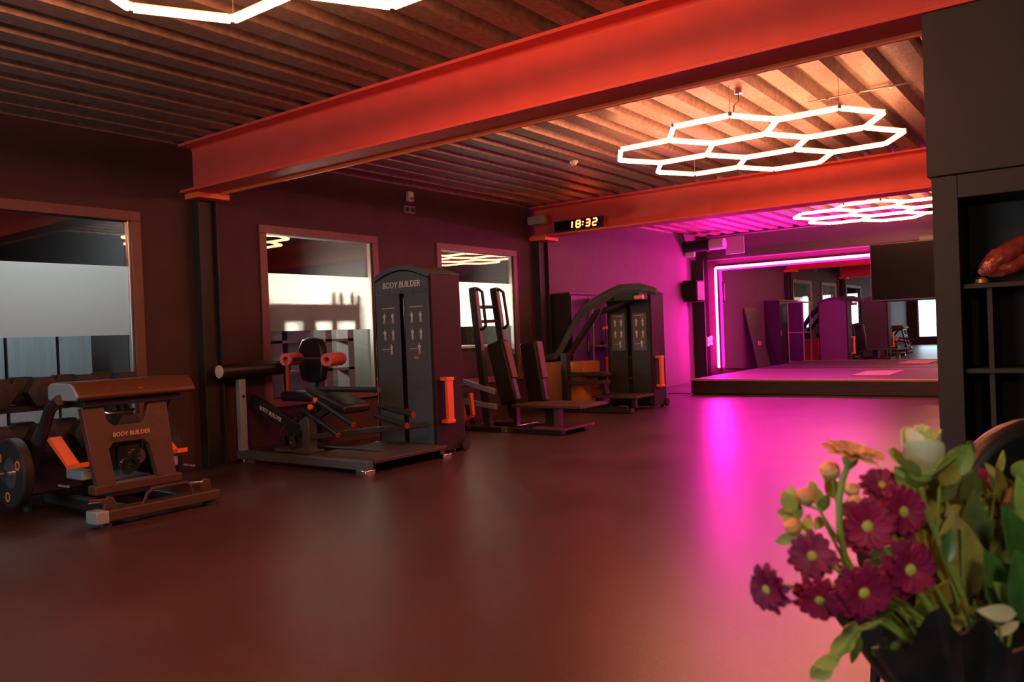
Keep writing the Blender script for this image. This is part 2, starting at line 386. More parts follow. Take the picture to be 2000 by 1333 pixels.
tv = thing('television', 'big black flat screen hanging in front of the mirror', 'television', (-2.3, 15.2, 1.43))
MB().box(-3.29, -1.2, 15.16, 15.23, 1.42, 2.43).build('housing', M_black, tv, bevel=0.008)
MB().box(-3.27, -1.22, 15.156, 15.16, 1.45, 2.41).build('screen', mat('dark_screen', (0.008,0.006,0.008), 0.3, spec=0.05), tv)
MB().box(-2.5, -2.0, 15.23, 15.47, 2.2, 2.50).build('mount', M_black, tv)

# ------------------------------------------------------------------ black cabinet wall on the right
PYF = 4.12
pc = thing('shelf_cabinet', 'black built-in shelf wall filling the right edge', 'cabinet', (0.8, PYF, 0))
PXL = -0.62; NX0 = -0.515; NX1 = 1.1; PD = 0.36
MB().box(-0.635, 2.4, PYF-0.012, PYF+PD, 1.742, 2.488).build('upper_panel', M_pillar, pc, bevel=0.004)
MB().box(PXL, NX0, PYF, PYF+PD, 0.0, 1.740).build('stile', M_pillar, pc, bevel=0.003)
MB().box(NX1, 2.4, PYF, PYF+PD, 0.0, 1.740).build('stile', M_pillar, pc, bevel=0.003)
MB().box(NX0, NX1, PYF, PYF+PD, 1.635, 1.740).build('header', M_pillar, pc, bevel=0.003)
MB().box(NX0, NX1, PYF+PD-0.02, PYF+PD, 0.0, 1.635).build('back_panel', M_pillar, pc)
for z in (0.05, 0.45, 0.842, 1.225): MB().box(NX0, NX1, PYF+0.03, PYF+PD-0.02, z, z+0.022).build('shelf', M_pillar, pc, bevel=0.002)
MB().box(-0.42, -0.40, PYF+0.05, PYF+PD-0.02, 0.864, 1.225).build('divider', M_pillar, pc)
MB().box(-0.42, -0.40, PYF+0.05, PYF+PD-0.02, 0.472, 0.842).build('divider', M_pillar, pc)
# ------------------------------------------------------------------ small fittings
M_white = mat('white_plastic', (0.75,0.74,0.72), 0.45)
M_grey = mat('grey_plastic', (0.28,0.28,0.28), 0.5)
M_dark = mat('dark_plastic', (0.02,0.02,0.022), 0.4)
M_orange = mat('bright_orange_plastic', (1.0, 0.17, 0.035), 0.45)
M_chrome = mat('chrome', (0.85,0.86,0.88), 0.12, 1.0)
M_leather = mat('black_vinyl_pad', (0.016,0.013,0.013), 0.42, noise=0.15, scale=40, bump=0.2, bscale=300)
M_frame = mat('charcoal_frame_paint', (0.022,0.023,0.025), 0.40, spec=0.6, bump=0.05, bscale=400)
M_lightframe = mat('silver_grey_lit_frame_paint', (0.30,0.36,0.40), 0.36, spec=0.6)  # paler than the rail paint, with the post's side-lighting in its colour
M_shroud = mat('shroud_panel', (0.095,0.125,0.145), 0.40, spec=0.5, bump=0.05, bscale=300)
M_print = mat('white_print', (0.70,0.70,0.68), 0.5)
M_red = mat('red_tip', (0.40,0.04,0.03), 0.5)
M_rubber = mat('black_rubber', (0.018,0.018,0.019), 0.65)

ck = thing('digital_clock', 'black digital wall clock showing 18:32 on the red beam', 'clock', (-5.85, 9.56, 2.5))
CY = 9.595; CX0, CX1, CZ0, CZ1 = -6.22, -5.44, 2.515, 2.665
MB().box(CX0, CX1, CY-0.05, CY, CZ0, CZ1).build('case', M_dark, ck, bevel=0.006)
MB().box(CX0+0.02, CX1-0.02, CY-0.053, CY-0.05, CZ0+0.015, CZ1-0.015).build('window', mat('smoked_front', (0.01,0.005,0.005), 0.15), ck)
SEG = {'a':((0,1),(1,1)),'b':((1,1),(1,.5)),'c':((1,.5),(1,0)),'d':((0,0),(1,0)),'e':((0,.5),(0,0)),'f':((0,1),(0,.5)),'g':((0,.5),(1,.5))}
DIG = {'1':'bc','8':'abcdefg','3':'abgcd','2':'abged'}
def seg_digit(ch, x, z, w, h, parent):
    m = MB(); sl = 0.12
    for s in DIG[ch]:
        (ax, az), (bx, bz) = SEG[s]
        A = Vector((x+ax*w+az*h*sl, CY-0.0555, z+az*h)); B = Vector((x+bx*w+bz*h*sl, CY-0.0555, z+bz*h)); d = (B-A).normalized()
        m.bar(A+d*0.004, B-d*0.004, 0.004, 0.017) if abs(d.x) > 0.8 else m.bar(A+d*0.004, B-d*0.004, 0.017, 0.004, up=(0,1,0))
    m.build('digit', M_digit, parent, smooth=False)
dh = 0.088; z0 = CZ0+0.034
seg_digit('1', -5.975, z0, 0.058, dh, ck); seg_digit('8', -5.850, z0, 0.062, dh, ck)
seg_digit('3', -5.695, z0, 0.062, dh, ck); seg_digit('2', -5.585, z0, 0.062, dh, ck)
MB().box(-5.752,-5.734,CY-0.057,CY-0.053,z0+0.018,z0+0.034).box(-5.745,-5.727,CY-0.057,CY-0.053,z0+0.056,z0+0.072).build('colon', M_digit, ck, smooth=False)

t = thing('wall_sensor', 'small pale motion sensor high on the dark left wall', 'sensor', PX(797,385,X=WX))
MB().box(WX, WX+0.06, 7.05, 7.14, 2.74, 2.86).build('housing', M_white, t, bevel=0.012)
MB().box(WX+0.06, WX+0.064, 7.065, 7.125, 2.755, 2.79).build('lens', M_grey, t)
t = thing('wall_socket', 'double wall socket below the motion sensor', 'socket', (WX, 7.09, 2.64))
MB().box(WX, WX+0.03, 7.00, 7.18, 2.60, 2.69).build('plate', M_grey, t, bevel=0.006)
for y in (7.045, 7.135): MB().cyl((WX+0.03, y, 2.645), (WX+0.033, y, 2.645), 0.03, 14).build('outlet', M_dark, t)
t = thing('junction_box', 'pale junction box at the wall end of the clock beam', 'box', (-6.5, 9.6, 2.66))
MB().box(-6.66, -6.62, 9.55, 9.74, 2.70, 2.74).build('bracket', M_steel, t)
MB().box(-6.64, -6.36, 9.50, 9.60, 2.66, 2.78).build('housing', mat('beige_plastic', (0.45,0.36,0.26), 0.5), t, bevel=0.006)
MB().box(-6.60, -6.38, 9.495, 9.50, 2.68, 2.76).build('lid', mat('beige_plastic', (0.45,0.36,0.26), 0.5), t)
for lab, px, py, zz in (('small round ceiling detector left of the large honeycomb light', 1121, 320, 2.90), ('small round ceiling detector above the clock beam', 1488, 346, 2.90)):
    q = PX(px, py, Z=2.90)
    t = thing('smoke_detector', lab, 'detector', (q.x, q.y, 2.93))
    MB().lathe((q.x, q.y, 2.93), (0,0,-1), [(0.012,0),(0.045,0.001),(0.045,0.018),(0.032,0.032),(0.028,0.045),(0.010,0.050)], 16).build('housing', M_white, t)
    MB().lathe((q.x, q.y, 2.881), (0,0,-1), [(0.006,0),(0.006,0.004)], 10).build('indicator', M_red, t)
q = PX(1442, 176, Z=2.92)
t = thing('ceiling_canopy', 'ceiling power canopy with cord above the large honeycomb light', 'canopy', (q.x, q.y, ZC))
MB().lathe((q.x, q.y, ZC), (0,0,-1), [(0.03,0),(0.035,0.002),(0.03,0.035),(0.012,0.04)], 16).build('cup', M_chrome, t)
MB().cyl((q.x+0.012, q.y, ZC-0.038), (q.x+0.012, q.y, ZC-0.046), 0.008, 10).build('indicator', emission_mat('blue_indicator', (0.1,0.15,1.0), 2.0), t)
q2 = PX(1433, 223, Z=2.725)
MB().tube([(q.x, q.y, ZC-0.035), (q.x-0.004, q.y+0.01, 2.84), (q2.x+0.004, q2.y, 2.79), (q2.x, q2.y, 2.725)], 0.004, 6).build('cord', M_dark, t)
a, b = PX(1578, 202, Z=2.905), PX(1790, 171, Z=2.905)
t = thing('conduit_pipe', 'thin metal conduit running under the ceiling ribs behind the honeycomb light', 'pipe', ((a.x+b.x)/2, a.y, 2.905))
MB().cyl((a.x, a.y, 2.912), (b.x, a.y, 2.912), 0.009, 8).build('tube', M_wire, t)
for f in (0.2, 0.5, 0.8): x = a.x+(b.x-a.x)*f; MB().box(x-0.012, x+0.012, a.y-0.014, a.y+0.014, 2.90, 2.932).build('clip', M_chrome, t)

# ventilation duct, speaker and switch boxes beside the stage
t = thing('ventilation_duct', 'round duct with a pale collar in the corner above the speaker', 'duct', (-6.4, 15.02, 2.70))
MB().cyl((-6.69, 15.0, 2.70), (-6.16, 15.0, 2.70), 0.115, 24).build('dark_pipe', M_steel, t)
MB().ring((-6.20, 15.0, 2.70), (-6.15, 15.0, 2.70), 0.128, 0.10).build('clamp_ring', M_steel, t)
MB().cyl((-6.15, 15.0, 2.70), (-5.86, 15.0, 2.70), 0.105, 24).build('pale_pipe', M_white, t)
MB().box(-6.02, -5.64, 15.44, 15.468, 2.52, 2.86).build('wall_plate', mat('pale_board', (0.4,0.36,0.38), 0.6), t, bevel=0.004)
MB().box(-6.67, -6.48, 14.97, 15.03, 2.50, 2.60).build('bracket', M_white, t, bevel=0.004)
sp = thing('loudspeaker', 'black loudspeaker mounted on the left wall beside the stage', 'speaker', (WX+0.2, 14.95, 1.6))
MB().plate([(WX+0.06,14.72,1.60),(WX+0.30,14.80,1.60),(WX+0.36,15.02,1.60),(WX+0.20,15.20,1.60),(WX+0.06,15.14,1.60)], (0,0,0.42)).build('cabinet', mat('speaker_shell', (0.010,0.010,0.011), 0.7, spec=0.2), sp, bevel=0.012)
MB().plate([(WX+0.315,14.83,1.63),(WX+0.370,15.01,1.63),(WX+0.366,15.012,1.63),(WX+0.311,14.832,1.63)], (0,0,0.36)).build('grille', M_grey, sp)
MB().box(WX, WX+0.06, 14.88, 15.0, 1.74, 1.86).build('bracket', M_steel, sp, bevel=0.004)
for lab, zz, yy in (('pink lit switch box on the dark column, nearer the wall', 0.80, 15.30), ('rounded switch box on the dark column, beside the light strip', 0.82, 15.46)):
    t = thing('switch_box', lab, 'switch', (WX+0.27, yy, zz))
    MB().box(WX+0.262, WX+0.31, yy-0.05, yy+0.05, zz-0.09, zz+0.09).build('box', M_white, t, bevel=0.014)
    MB().box(WX+0.31, WX+0.316, yy-0.025, yy+0.025, zz-0.03, zz+0.03).build('rocker', M_grey, t, bevel=0.003)

# ------------------------------------------------------------------ rooms beyond the glass
def panel_lamp(label, x, y0, y1, z0, z1, power, color):
    t = thing('panel_lamp', label, 'lamp', (x, (y0+y1)/2, 0))
    MB().box(x-0.06, x-0.01, y0, y1, z0, z1).build('housing', M_white, t, bevel=0.005)
    MB().box(x-0.01, x-0.004, y0+0.02, y1-0.02, z0+0.02, z1-0.02).build('diffuser', emission_mat('lamp_diffuser_'+str(int(power)), color, power), t)
    for y in (y0+0.1, y1-0.1): MB().cyl((x-0.035, y, 0), (x-0.035, y, z0), 0.015, 8).build('stand', M_steel, t)
    return t
panel_lamp('office panel lamp glowing behind the middle frosted window', -8.6, 5.4, 6.3, 1.40, 1.66, 44.0, (1.0, 0.90, 0.74))
panel_lamp('office panel lamp glowing behind the far frosted window', -8.3, 7.9, 9.1, 1.40, 1.66, 24.0, (1.0, 0.90, 0.74))
t = thing('ceiling_panel_lamp', 'ceiling lamp of the room behind the left window', 'lamp', (-7.45, 2.9, 2.93))
MB().box(-7.62, -7.28, 1.9, 3.8, 2.86, 2.93).build('housing', M_white, t, bevel=0.005)
MB().box(-7.60, -7.30, 1.92, 3.78, 2.852, 2.86).build('diffuser', emission_mat('cool_lamp_diffuser', (0.86, 0.95, 1.0), 5.0), t)
# pale locker doors seen under the frosted band of the left window
M_locker = mat('pale_blue_laminate', (0.50,0.58,0.62), 0.5, noise=0.12, scale=6, stretch=(1,4,0.3))
for i, (y0, y1) in enumerate(((2.35, 2.74), (2.75, 3.14), (3.15, 3.59), (3.60, 3.92))):
    lab = ('pale blue locker hidden furthest left behind the left window', 'pale blue locker at the left picture edge behind the window', 'wide pale blue locker in the middle behind the left window', 'pale blue locker furthest right behind the left window')[i]
    t = thing('locker', lab, 'locker', (-8.2, (y0+y1)/2, 0), 'lockers behind the left window')
    MB().box(-8.5, -8.02, y0, y1, 0, 1.30).build('body', M_steel, t)
    MB().box(-8.02, -8.0, y0+0.012, y1-0.012, 0.03, 1.28).build('door', M_locker, t, bevel=0.002)
# open cube shelf right behind the middle window, with bottles on top
M_shelfw = mat('office_shelf_board', (0.20,0.16,0.20), 0.5)
cs = thing('cube_shelf', 'open cube shelf standing behind the middle frosted window', 'shelf', (-7.15, 5.6, 0))
SH0, SH1, SY_0, SY_1, SHT = -7.02, -6.83, 4.55, 6.26, 1.505
MB().box(SH0, SH1, SY_0, SY_1, SHT-0.16, SHT).build('top_box', M_shelfw, cs, bevel=0.003)
ys = [4.55, 5.12, 5.50, 5.86, 6.18]
for k, y in enumerate(ys): MB().box(SH0, SH1, y-0.005, y+(0.16 if k in (1,2) else 0.08), 0.0, SHT-0.16).build('upright', M_shelfw, cs)
for z in (0.05, 0.42, 0.78, 1.10): MB().box(SH0, SH1, SY_0, SY_1, z, z+0.03).build('shelf', M_shelfw, cs)
M_bottle = mat('dark_pink_bottle', (0.22,0.04,0.08), 0.3)
for k, y in enumerate((5.90, 6.00, 6.15, 6.24)):
    t = thing('bottle', ('leftmost of the bottle silhouettes on the cube shelf', 'second bottle silhouette from the left on the cube shelf', 'third bottle silhouette from the left on the cube shelf', 'rightmost bottle silhouette on the cube shelf')[k], 'bottle', (-6.87, y, SHT), 'bottles on the cube shelf')
    h = (0.13, 0.13, 0.13, 0.10)[k]
    MB().lathe((-6.87, y, SHT), (0,0,1), [(0.028,0),(0.033,0.004),(0.033,h*0.62),(0.022,h*0.75),(0.020,h*0.78)], 14).build('body', M_bottle, t)
    MB().lathe((-6.87, y, SHT+h*0.78), (0,0,1), [(0.024,0),(0.024,h*0.2),(0.020,h*0.22)], 14).build('cap', M_dark, t)
t = thing('bowl', 'small round bowl at the left end of the cube shelf top', 'bowl', (-6.91, 5.08, SHT))
MB().lathe((-6.91, 5.08, SHT), (0,0,1), [(0.03,0),(0.06,0.02),(0.075,0.045),(0.070,0.045),(0.05,0.022),(0.01,0.012)], 18).build('shell', M_bottle, t)
# desk with computer behind the far window
dk_ = thing('office_desk', 'office desk seen under the far frosted window', 'desk', (-7.5, 8.1, 0))
DZ = 0.97
MB().box(-7.9, -6.90, 7.55, 9.1, DZ-0.035, DZ).build('top', mat('pale_desk_laminate', (0.55,0.47,0.38), 0.45), dk_, bevel=0.004)
MB().box(-7.9, -7.0, 7.58, 7.62, 0, DZ-0.035).build('end_panel', M_shelfw, dk_)
MB().box(-7.9, -7.0, 9.03, 9.07, 0, DZ-0.035).build('end_panel', M_shelfw, dk_)
MB().box(-7.05, -7.02, 7.62, 9.03, 0.3, DZ-0.035).build('modesty_panel', mat('mauve_panel', (0.22,0.06,0.12), 0.5), dk_)
mo = thing('computer_monitor', 'white computer monitor seen from behind on the office desk', 'monitor', (-7.4, 8.05, DZ))
MB().box(-7.44, -7.40, 7.92, 8.32, DZ+0.05, DZ+0.30).build('screen_back', mat('white_shell', (0.75,0.77,0.78), 0.4), mo, bevel=0.012)
MB().box(-7.44, -7.41, 8.09, 8.15, DZ+0.01, DZ+0.08).build('neck', M_grey, mo)
MB().box(-7.52, -7.34, 8.02, 8.22, DZ, DZ+0.012).build('foot', M_grey, mo, bevel=0.004)
t = thing('paper_bag', 'small tan paper bag on the office desk beside the tower', 'bag', (-7.2, 7.72, DZ))
MB().plate([(-7.27,7.66,DZ),(-7.17,7.66,DZ),(-7.17,7.80,DZ),(-7.27,7.80,DZ)], (0,0,0.17)).build('body', mat('kraft_paper', (0.5,0.30,0.15), 0.7), t, bevel=0.004)
MB().plate([(-7.23,7.67,DZ+0.165),(-7.21,7.67,DZ+0.165),(-7.21,7.79,DZ+0.165),(-7.23,7.79,DZ+0.165)], (0,0,0.04)).build('folded_top', mat('kraft_paper'), t)
# ------------------------------------------------------------------ gym machines
def shroud_outline(xl, xr, z0, zs, zp, n=10):
    """front outline with a gently arched top"""
    pts = [(xl, z0), (xr, z0), (xr, zs)]
    for i in range(1, n): f = i/n; pts.append((xr+(xl-xr)*f, zs+(zp-zs)*math.sin(PI*f)))
    pts.append((xl, zs)); return pts
def pictogram(mb, x, y, z, k):
    """tiny printed muscle figure: head, torso, legs"""
    s = 0.021; f = 1 if k % 2 else -1
    P_ = lambda pts: mb.plate([(x+f*a*s, y, z+b*s) for a, b in pts], (0, -0.0012, 0))
    P_([(0.35*math.cos(2*PI*q/8), 2.05+0.42*math.sin(2*PI*q/8)) for q in range(8)])
    P_([(-0.95,1.35),(-0.55,1.6),(0.55,1.6),(0.95,1.35),(0.75,0.7),(0.45,0.0),(0.45,-0.5),(-0.45,-0.5),(-0.45,0.0),(-0.75,0.7)])
    P_([(-0.48,-0.55),(0.0,-0.55),(-0.05,-1.5),(-0.15,-2.5),(-0.45,-2.5),(-0.5,-1.4)])
    P_([(0.05,-0.55),(0.5,-0.55),(0.75,-1.4),(0.7,-2.4),(0.42,-2.45),(0.35,-1.5)])
def weight_tower(t, xl, xr, yf, yb, zs, zp, face_mat=None, n_plates=12):
    fm = face_mat or M_shroud; xc = (xl+xr)/2
    hw = 0.033
    # side walls and arched cap
    for x0, x1 in ((xl, xl+0.035), (xr-0.035, xr)): MB().box(x0, x1, yf+0.02, yb, 0.03, zs-0.005).build('side_wall', mat('shroud_side', (0.030,0.018,0.022), 0.6, spec=0.25), t, bevel=0.006)
    o = shroud_outline(xl-0.012, xr+0.012, zs-0.06, zs, zp)
    inner = shroud_outline(xl+0.028, xr-0.028, zs-0.06, zs-0.035, zp-0.045)
    ring = MB(); n = len(o)
    A = [(x, yf-0.004, z) for x, z in o[2:]]; B = [(x, yf-0.004, z) for x, z in inner[2:]]
    m = len(A); vs = A+B+[(x, yb, z) for x, y, z in A]+[(x, yb, z) for x, y, z in B]; fs = []
    for i in range(m-1):
        fs += [(i, i+1, m+i+1, m+i), (2*m+i, 3*m+i, 3*m+i+1, 2*m+i+1), (i, 2*m+i, 2*m+i+1, i+1), (m+i, m+i+1, 3*m+i+1, 3*m+i)]
    fs += [(0, m, 3*m, 2*m), (m-1, 3*m-1, 4*m-1, 2*m-1)]
    ring.add(vs, fs).build('arched_cap', fm, t, bevel=0.004)
    # front panel halves either side of the slot, joined under the arch
    zt = zs-0.17
    for x0, x1 in ((xl+0.03, xc-hw), (xc+hw, xr-0.03)):
        MB().box(x0, x1, yf+0.012, yf+0.026, 0.06, zt).build('front_panel', fm, t, bevel=0.003)
    top = [(x, yf+0.012, z) for x, z in shroud_outline(xl+0.03, xr-0.03, zt, zs-0.045, zp-0.055)]
    MB().plate(top, (0, 0.014, 0)).build('head_panel', fm, t, bevel=0.003)
    for q in range(5): MB().cyl((xl+0.06+(xr-xl-0.12)*q/4, yf+0.012, zt+0.02), (xl+0.06+(xr-xl-0.12)*q/4, yf+0.008, zt+0.02), 0.008, 8).build('bolt', M_dark, t)
    bp_ = [(x, yb-0.02, z) for x, z in shroud_outline(xl+0.03, xr-0.03, 0.04, zs-0.04, zp-0.05)]
    MB().plate(bp_, (0, 0.018, 0)).build('back_panel', mat('shroud_back', (0.10,0.07,0.09), 0.45), t)
    # stack of weight plates behind the slot, guide rods, pin
    for k in range(n_plates): MB().box(xc-0.15, xc+0.15, yf+0.09, yf+0.19, 0.14+k*0.05, 0.187+k*0.05).build('weight_plate', M_rubber, t)
    for s in (-0.1, 0.1): MB().cyl((xc+s, yf+0.14, 0.05), (xc+s, yf+0.14, zs-0.06), 0.012, 10).build('guide_rod', M_chrome, t)
    MB().cyl((xc, yf+0.09, 0.42), (xc, yf+0.005, 0.42), 0.012, 10).build('selector_pin', M_red, t)
    MB().box(xl+0.035, xr-0.035, yf+0.03, yb-0.02, 0.03, 0.13).build('stack_base', M_frame, t)
    # placards
    for x0, x1 in ((xl+0.075, xc-hw-0.03), (xc+hw+0.03, xr-0.075)):
        p = MB().box(x0, x1, yf+0.0085, yf+0.012, zt-0.62, zt-0.10).build('placard', mat('placard_print', (0.11,0.125,0.135), 0.35), t)
        pm = MB(); w = x1-x0
        for r_ in range(2):
            for c_ in range(2): pictogram(pm, x0+w*(0.28+0.46*c_), yf+0.0085, zt-0.23-0.16*r_, r_+c_)
        pm.box(x0+w*0.15, x1-w*0.15, yf+0.0073, yf+0.0085, zt-0.135, zt-0.128)
        pictogram(pm, x0+w*0.62, yf+0.0085, zt-0.53, 1)
        pm.box(x0+w*0.1, x0+w*0.5, yf+0.0073, yf+0.0085, zt-0.53, zt-0.524)
        pm.build('pictograms', M_print, p)['kind'] = 'stuff'
    # orange grab handles on both flanks
    for x, s in ((xl, -1), (xr, 1)):
        h = MB(); y0 = yf+0.10
        h.box(x+s*0.050, x+s*0.085, y0, y0+0.085, 0.30, 0.72)
        h.box(x, x+s*0.090, y0-0.01, y0+0.095, 0.69, 0.725).box(x, x+s*0.090, y0-0.01, y0+0.095, 0.295, 0.33)
        h.build('grab_handle', M_orange, t, bevel=0.006)['label'] = 'bright orange grab handle'
    for x in (xl+0.05, xr-0.05):
        for y in (yf+0.05, yb-0.05): MB().cyl((x, y, 0), (x, y, 0.035), 0.028, 12).build('foot', M_rubber, t)
    MB().cyl((xr-0.005, yb-0.03, 0.06), (xr+0.035, yb-0.03, 0.06), 0.055, 18).build('wheel', M_rubber, t)

# --- machine with the tall lettered tower
m2 = thing('weight_stack_machine', 'large machine with a tall grey lettered weight tower by the middle window', 'gym machine', (-5.6, 5.2, 0))
weight_tower(m2, -5.76, -5.01, 5.55, 5.98, 1.70, 1.80)
text_part('lettering', 'BODY BUILDER', (-5.385, 5.561, 1.615), (1,0,0), (0,0,1), 0.062, mat('silver_print', (0.9,0.9,0.88), 0.4), m2, shear=0.15, squeeze=0.86)
MB().box(-5.24, -5.19, 5.5575, 5.562, 0.905, 0.93).build('sticker', mat('orange_sticker', (0.7,0.2,0.08), 0.5), m2)
RY = 4.56
MB().bar((-6.60, RY, 0.075), (-4.84, RY, 0.075), 0.075, 0.075).build('base_rail', mat('grey_rail_paint', (0.09,0.105,0.115), 0.36, spec=0.6), m2, bevel=0.006)
MB().bar((-6.54, RY, 0.075), (-6.54, 5.60, 0.075), 0.07, 0.07).build('cross_rail', M_frame, m2, bevel=0.006)
MB().bar((-5.75, 5.52, 0.075), (-4.90, 5.52, 0.075), 0.07, 0.07).build('base_rail', M_frame, m2, bevel=0.006)
for (x, y) in ((-6.52, RY), (-4.90, RY), (-4.88, 5.50)):
    MB().box(x-0.06, x+0.06, y-0.055, y+0.055, 0, 0.04).build('foot', M_chrome, m2, bevel=0.006)
MB().box(-5.66, -4.82, RY+0.04, 5.50, 0.085, 0.118).build('foot_platform', mat('checker_plate_deck', (0.060,0.036,0.030), 0.5, bump=0.6, bscale=55), m2, bevel=0.006)
MB().box(-6.573, -6.507, RY-0.035, RY+0.035, 0.11, 0.83).build('post', M_lightframe, m2, bevel=0.006)
MB().cyl((-6.506, RY, 0.62), (-6.500, RY, 0.62), 0.014, 10).build('adjust_hole', M_dark, m2)
MB().box(-6.58, -6.50, RY-0.045, RY+0.045, 0.78, 0.83).build('post_collar', M_frame, m2, bevel=0.006)
rl = MB().cyl((-6.49, 4.31, 0.865), (-6.49, 5.06, 0.865), 0.066, 24).build('pad_roller', M_leather, m2, bevel=0.01)
MB().cyl((-6.49, 4.300, 0.865), (-6.49, 4.312, 0.865), 0.058, 24).build('end_cap', M_white, rl)['label'] = 'white round end cap'
# lettered sloping lever arm
a, b = PX(492, 783, Y=4.72), PX(590, 842, Y=4.72)
MB().bar(a, b, 0.06, 0.125).build('lever_arm', M_frame, m2, bevel=0.008)
d_ = (b-a).normalized(); u_ = Vector((d_.z*-1, 0, d_.x))
if u_.z < 0: u_ = -u_
text_part('lettering', 'BODY BUILDER', a+(b-a)*0.44+Vector((0,-0.0335,0)), d_, u_, 0.040, M_print, m2, squeeze=0.9)
MB().bar((-6.0, 4.74, 0.10), (-6.0, 4.74, 0.40), 0.08, 0.10).build('pivot_post', M_frame, m2, bevel=0.006)
MB().plate([(-5.86,4.70,0.10),(-5.76,4.70,0.10),(-5.76,4.70,0.40),(-5.80,4.70,0.44),(-5.94,4.70,0.36),(-5.86,4.70,0.30)], (0,0.09,0)).build('pivot_bracket', mat('grey_rail_paint'), m2, bevel=0.004)
for px in (-6.12, -5.98): MB().ring((px, 4.68, 0.20), (px, 4.71, 0.20), 0.055, 0.02, 20).build('pulley', M_chrome, m2)
MB().box(-6.18, -5.70, 4.64, 4.82, 0.112, 0.135).build('base_plate', mat('grey_rail_paint'), m2, bevel=0.003)
MB().tube([(-6.18,4.69,0.20),(-6.14,4.69,0.30),(-6.05,4.69,0.37),(-5.9,4.69,0.42)], 0.006, 6).build('cable', M_chrome, m2)
# seat, thigh pad and back pad
MB().bar((-6.30, 4.98, 0.60), (-5.78, 4.98, 0.60), 0.34, 0.09).build('seat', M_leather, m2, bevel=0.03, seg=3)
MB().bar((-6.10, 4.98, 0.51), (-6.10, 4.98, 0.10), 0.09, 0.09).build('seat_post', M_frame, m2, bevel=0.006)
MB().bar((-6.25, 4.98, 0.10), (-5.10, 4.98, 0.10), 0.08, 0.06).build('spine_rail', M_frame, m2, bevel=0.005)
MB().bar((-5.80, 4.86, 0.66), (-5.28, 4.86, 0.50), 0.30, 0.085).build('thigh_pad', M_leather, m2, bevel=0.03, seg=3)
MB().bar((-5.55, 4.86, 0.55), (-5.80, 4.80, 0.40), 0.06, 0.06).build('thigh_pad_stem', M_frame, m2, bevel=0.005)
prof_b = [(0.02,0.70),(0.15,0.72),(0.185,0.85),(0.19,0.96),(0.175,1.05),(0.12,1.13),(0.03,1.15)]
pts = [(-6.34+s*w, 5.22, z) for s, seq in ((1, prof_b), (-1, prof_b[::-1])) for w, z in seq]
MB().plate(pts, (0, 0.09, 0)).build('back_pad', M_leather, m2, bevel=0.025, seg=3)
MB().bar((-6.34, 5.34, 0.10), (-6.34, 5.34, 1.05), 0.07, 0.07).build('back_post', M_frame, m2, bevel=0.006)
M_pinkroll = mat('red_foam_roller', (0.70,0.12,0.13), 0.6)
for (p0, p1) in (((-6.33, 4.92, 0.945), (-6.46, 5.18, 0.945)), ((-5.74, 4.92, 0.935), (-5.84, 5.18, 0.935))):
    MB().ring(p0, p1, 0.060, 0.026, 24).build('foam_roller', M_pinkroll, m2)
MB().cyl((-6.33, 4.94, 0.945), (-6.33, 4.94, 0.62), 0.022, 12).build('roller_stem', M_red, m2)
MB().cyl((-6.36, 5.0, 0.945), (-5.76, 5.0, 0.935), 0.018, 10).build('roller_axle', M_frame, m2)
# swing levers with red tips reaching out in front of the tower
for (x0, y0, x1, y1, Yp) in ((600,770,690,830,4.70), (740,793,806,810,4.80), (735,812,794,832,4.80), (590,800,660,850,4.78)):
    A, B = PX(x0, y0, Y=Yp), PX(x1, y1, Y=Yp)
    lv = MB().cyl(A, B, 0.026, 14).build('swing_lever', M_frame, m2)
    e = (B-A).normalized()
    MB().cyl(B, B+e*0.012, 0.024, 14).build('tip', M_red, lv)
for (x, y, Yp) in ((612, 795, 4.66), (622, 782, 4.72)):
    q = PX(x, y, Y=Yp); MB().lathe(q, (0,-1,0), [(0.008,0),(0.012,0.02),(0.026,0.024),(0.026,0.045),(0.014,0.052)], 14).build('adjust_knob', M_orange, m2)
MB().bar((-5.70, 4.66, 0.26), (-4.95, 5.40, 0.32), 0.05, 0.05).build('link_arm', M_frame, m2, bevel=0.005)
MB().cyl(PX(600,760,Y=4.8), PX(740,762,Y=4.9), 0.025, 12).build('handle_bar', M_frame, m2)

# --- padded hip machine at the left
m1 = thing('hip_thrust_machine', 'low padded hip machine with an H-shaped lettered frame at the left', 'gym machine', (-5.4, 2.85, 0))
M_brownpad = mat('brown_vinyl_pad', (0.095,0.038,0.018), 0.5, noise=0.15, scale=40, bump=0.15, bscale=300)
M_brownframe = mat('bronze_brown_frame', (0.080,0.042,0.024), 0.48, noise=0.1, scale=20)
pad = [(-5.12,0.79),(-5.10,0.815),(-5.155,0.885),(-5.20,0.905),(-5.46,0.905),(-5.50,0.88),(-5.50,0.80),(-5.48,0.785)]
MB().plate([(x, 2.40, z) for x, z in pad], (0, 0.80, 0)).build('hip_pad', M_brownpad, m1, bevel=0.02, seg=3)
MB().plate([(x*0.96-5.3*0.04, 2.392, 0.845+(z-0.845)*0.92) for x, z in pad], (0, 0.02, 0)).build('pad_end_cap', M_lightframe, m1, bevel=0.006)
text_part('badge', '<=', (-5.122, 2.81, 0.842), (0,1,0), (0.45,0,0.9), 0.020, mat('orange_print', (0.9,0.3,0.1), 0.4), m1)
MB().box(-5.47, -5.16, 2.46, 3.12, 0.745, 0.785).build('pad_plate', M_frame, m1, bevel=0.004)
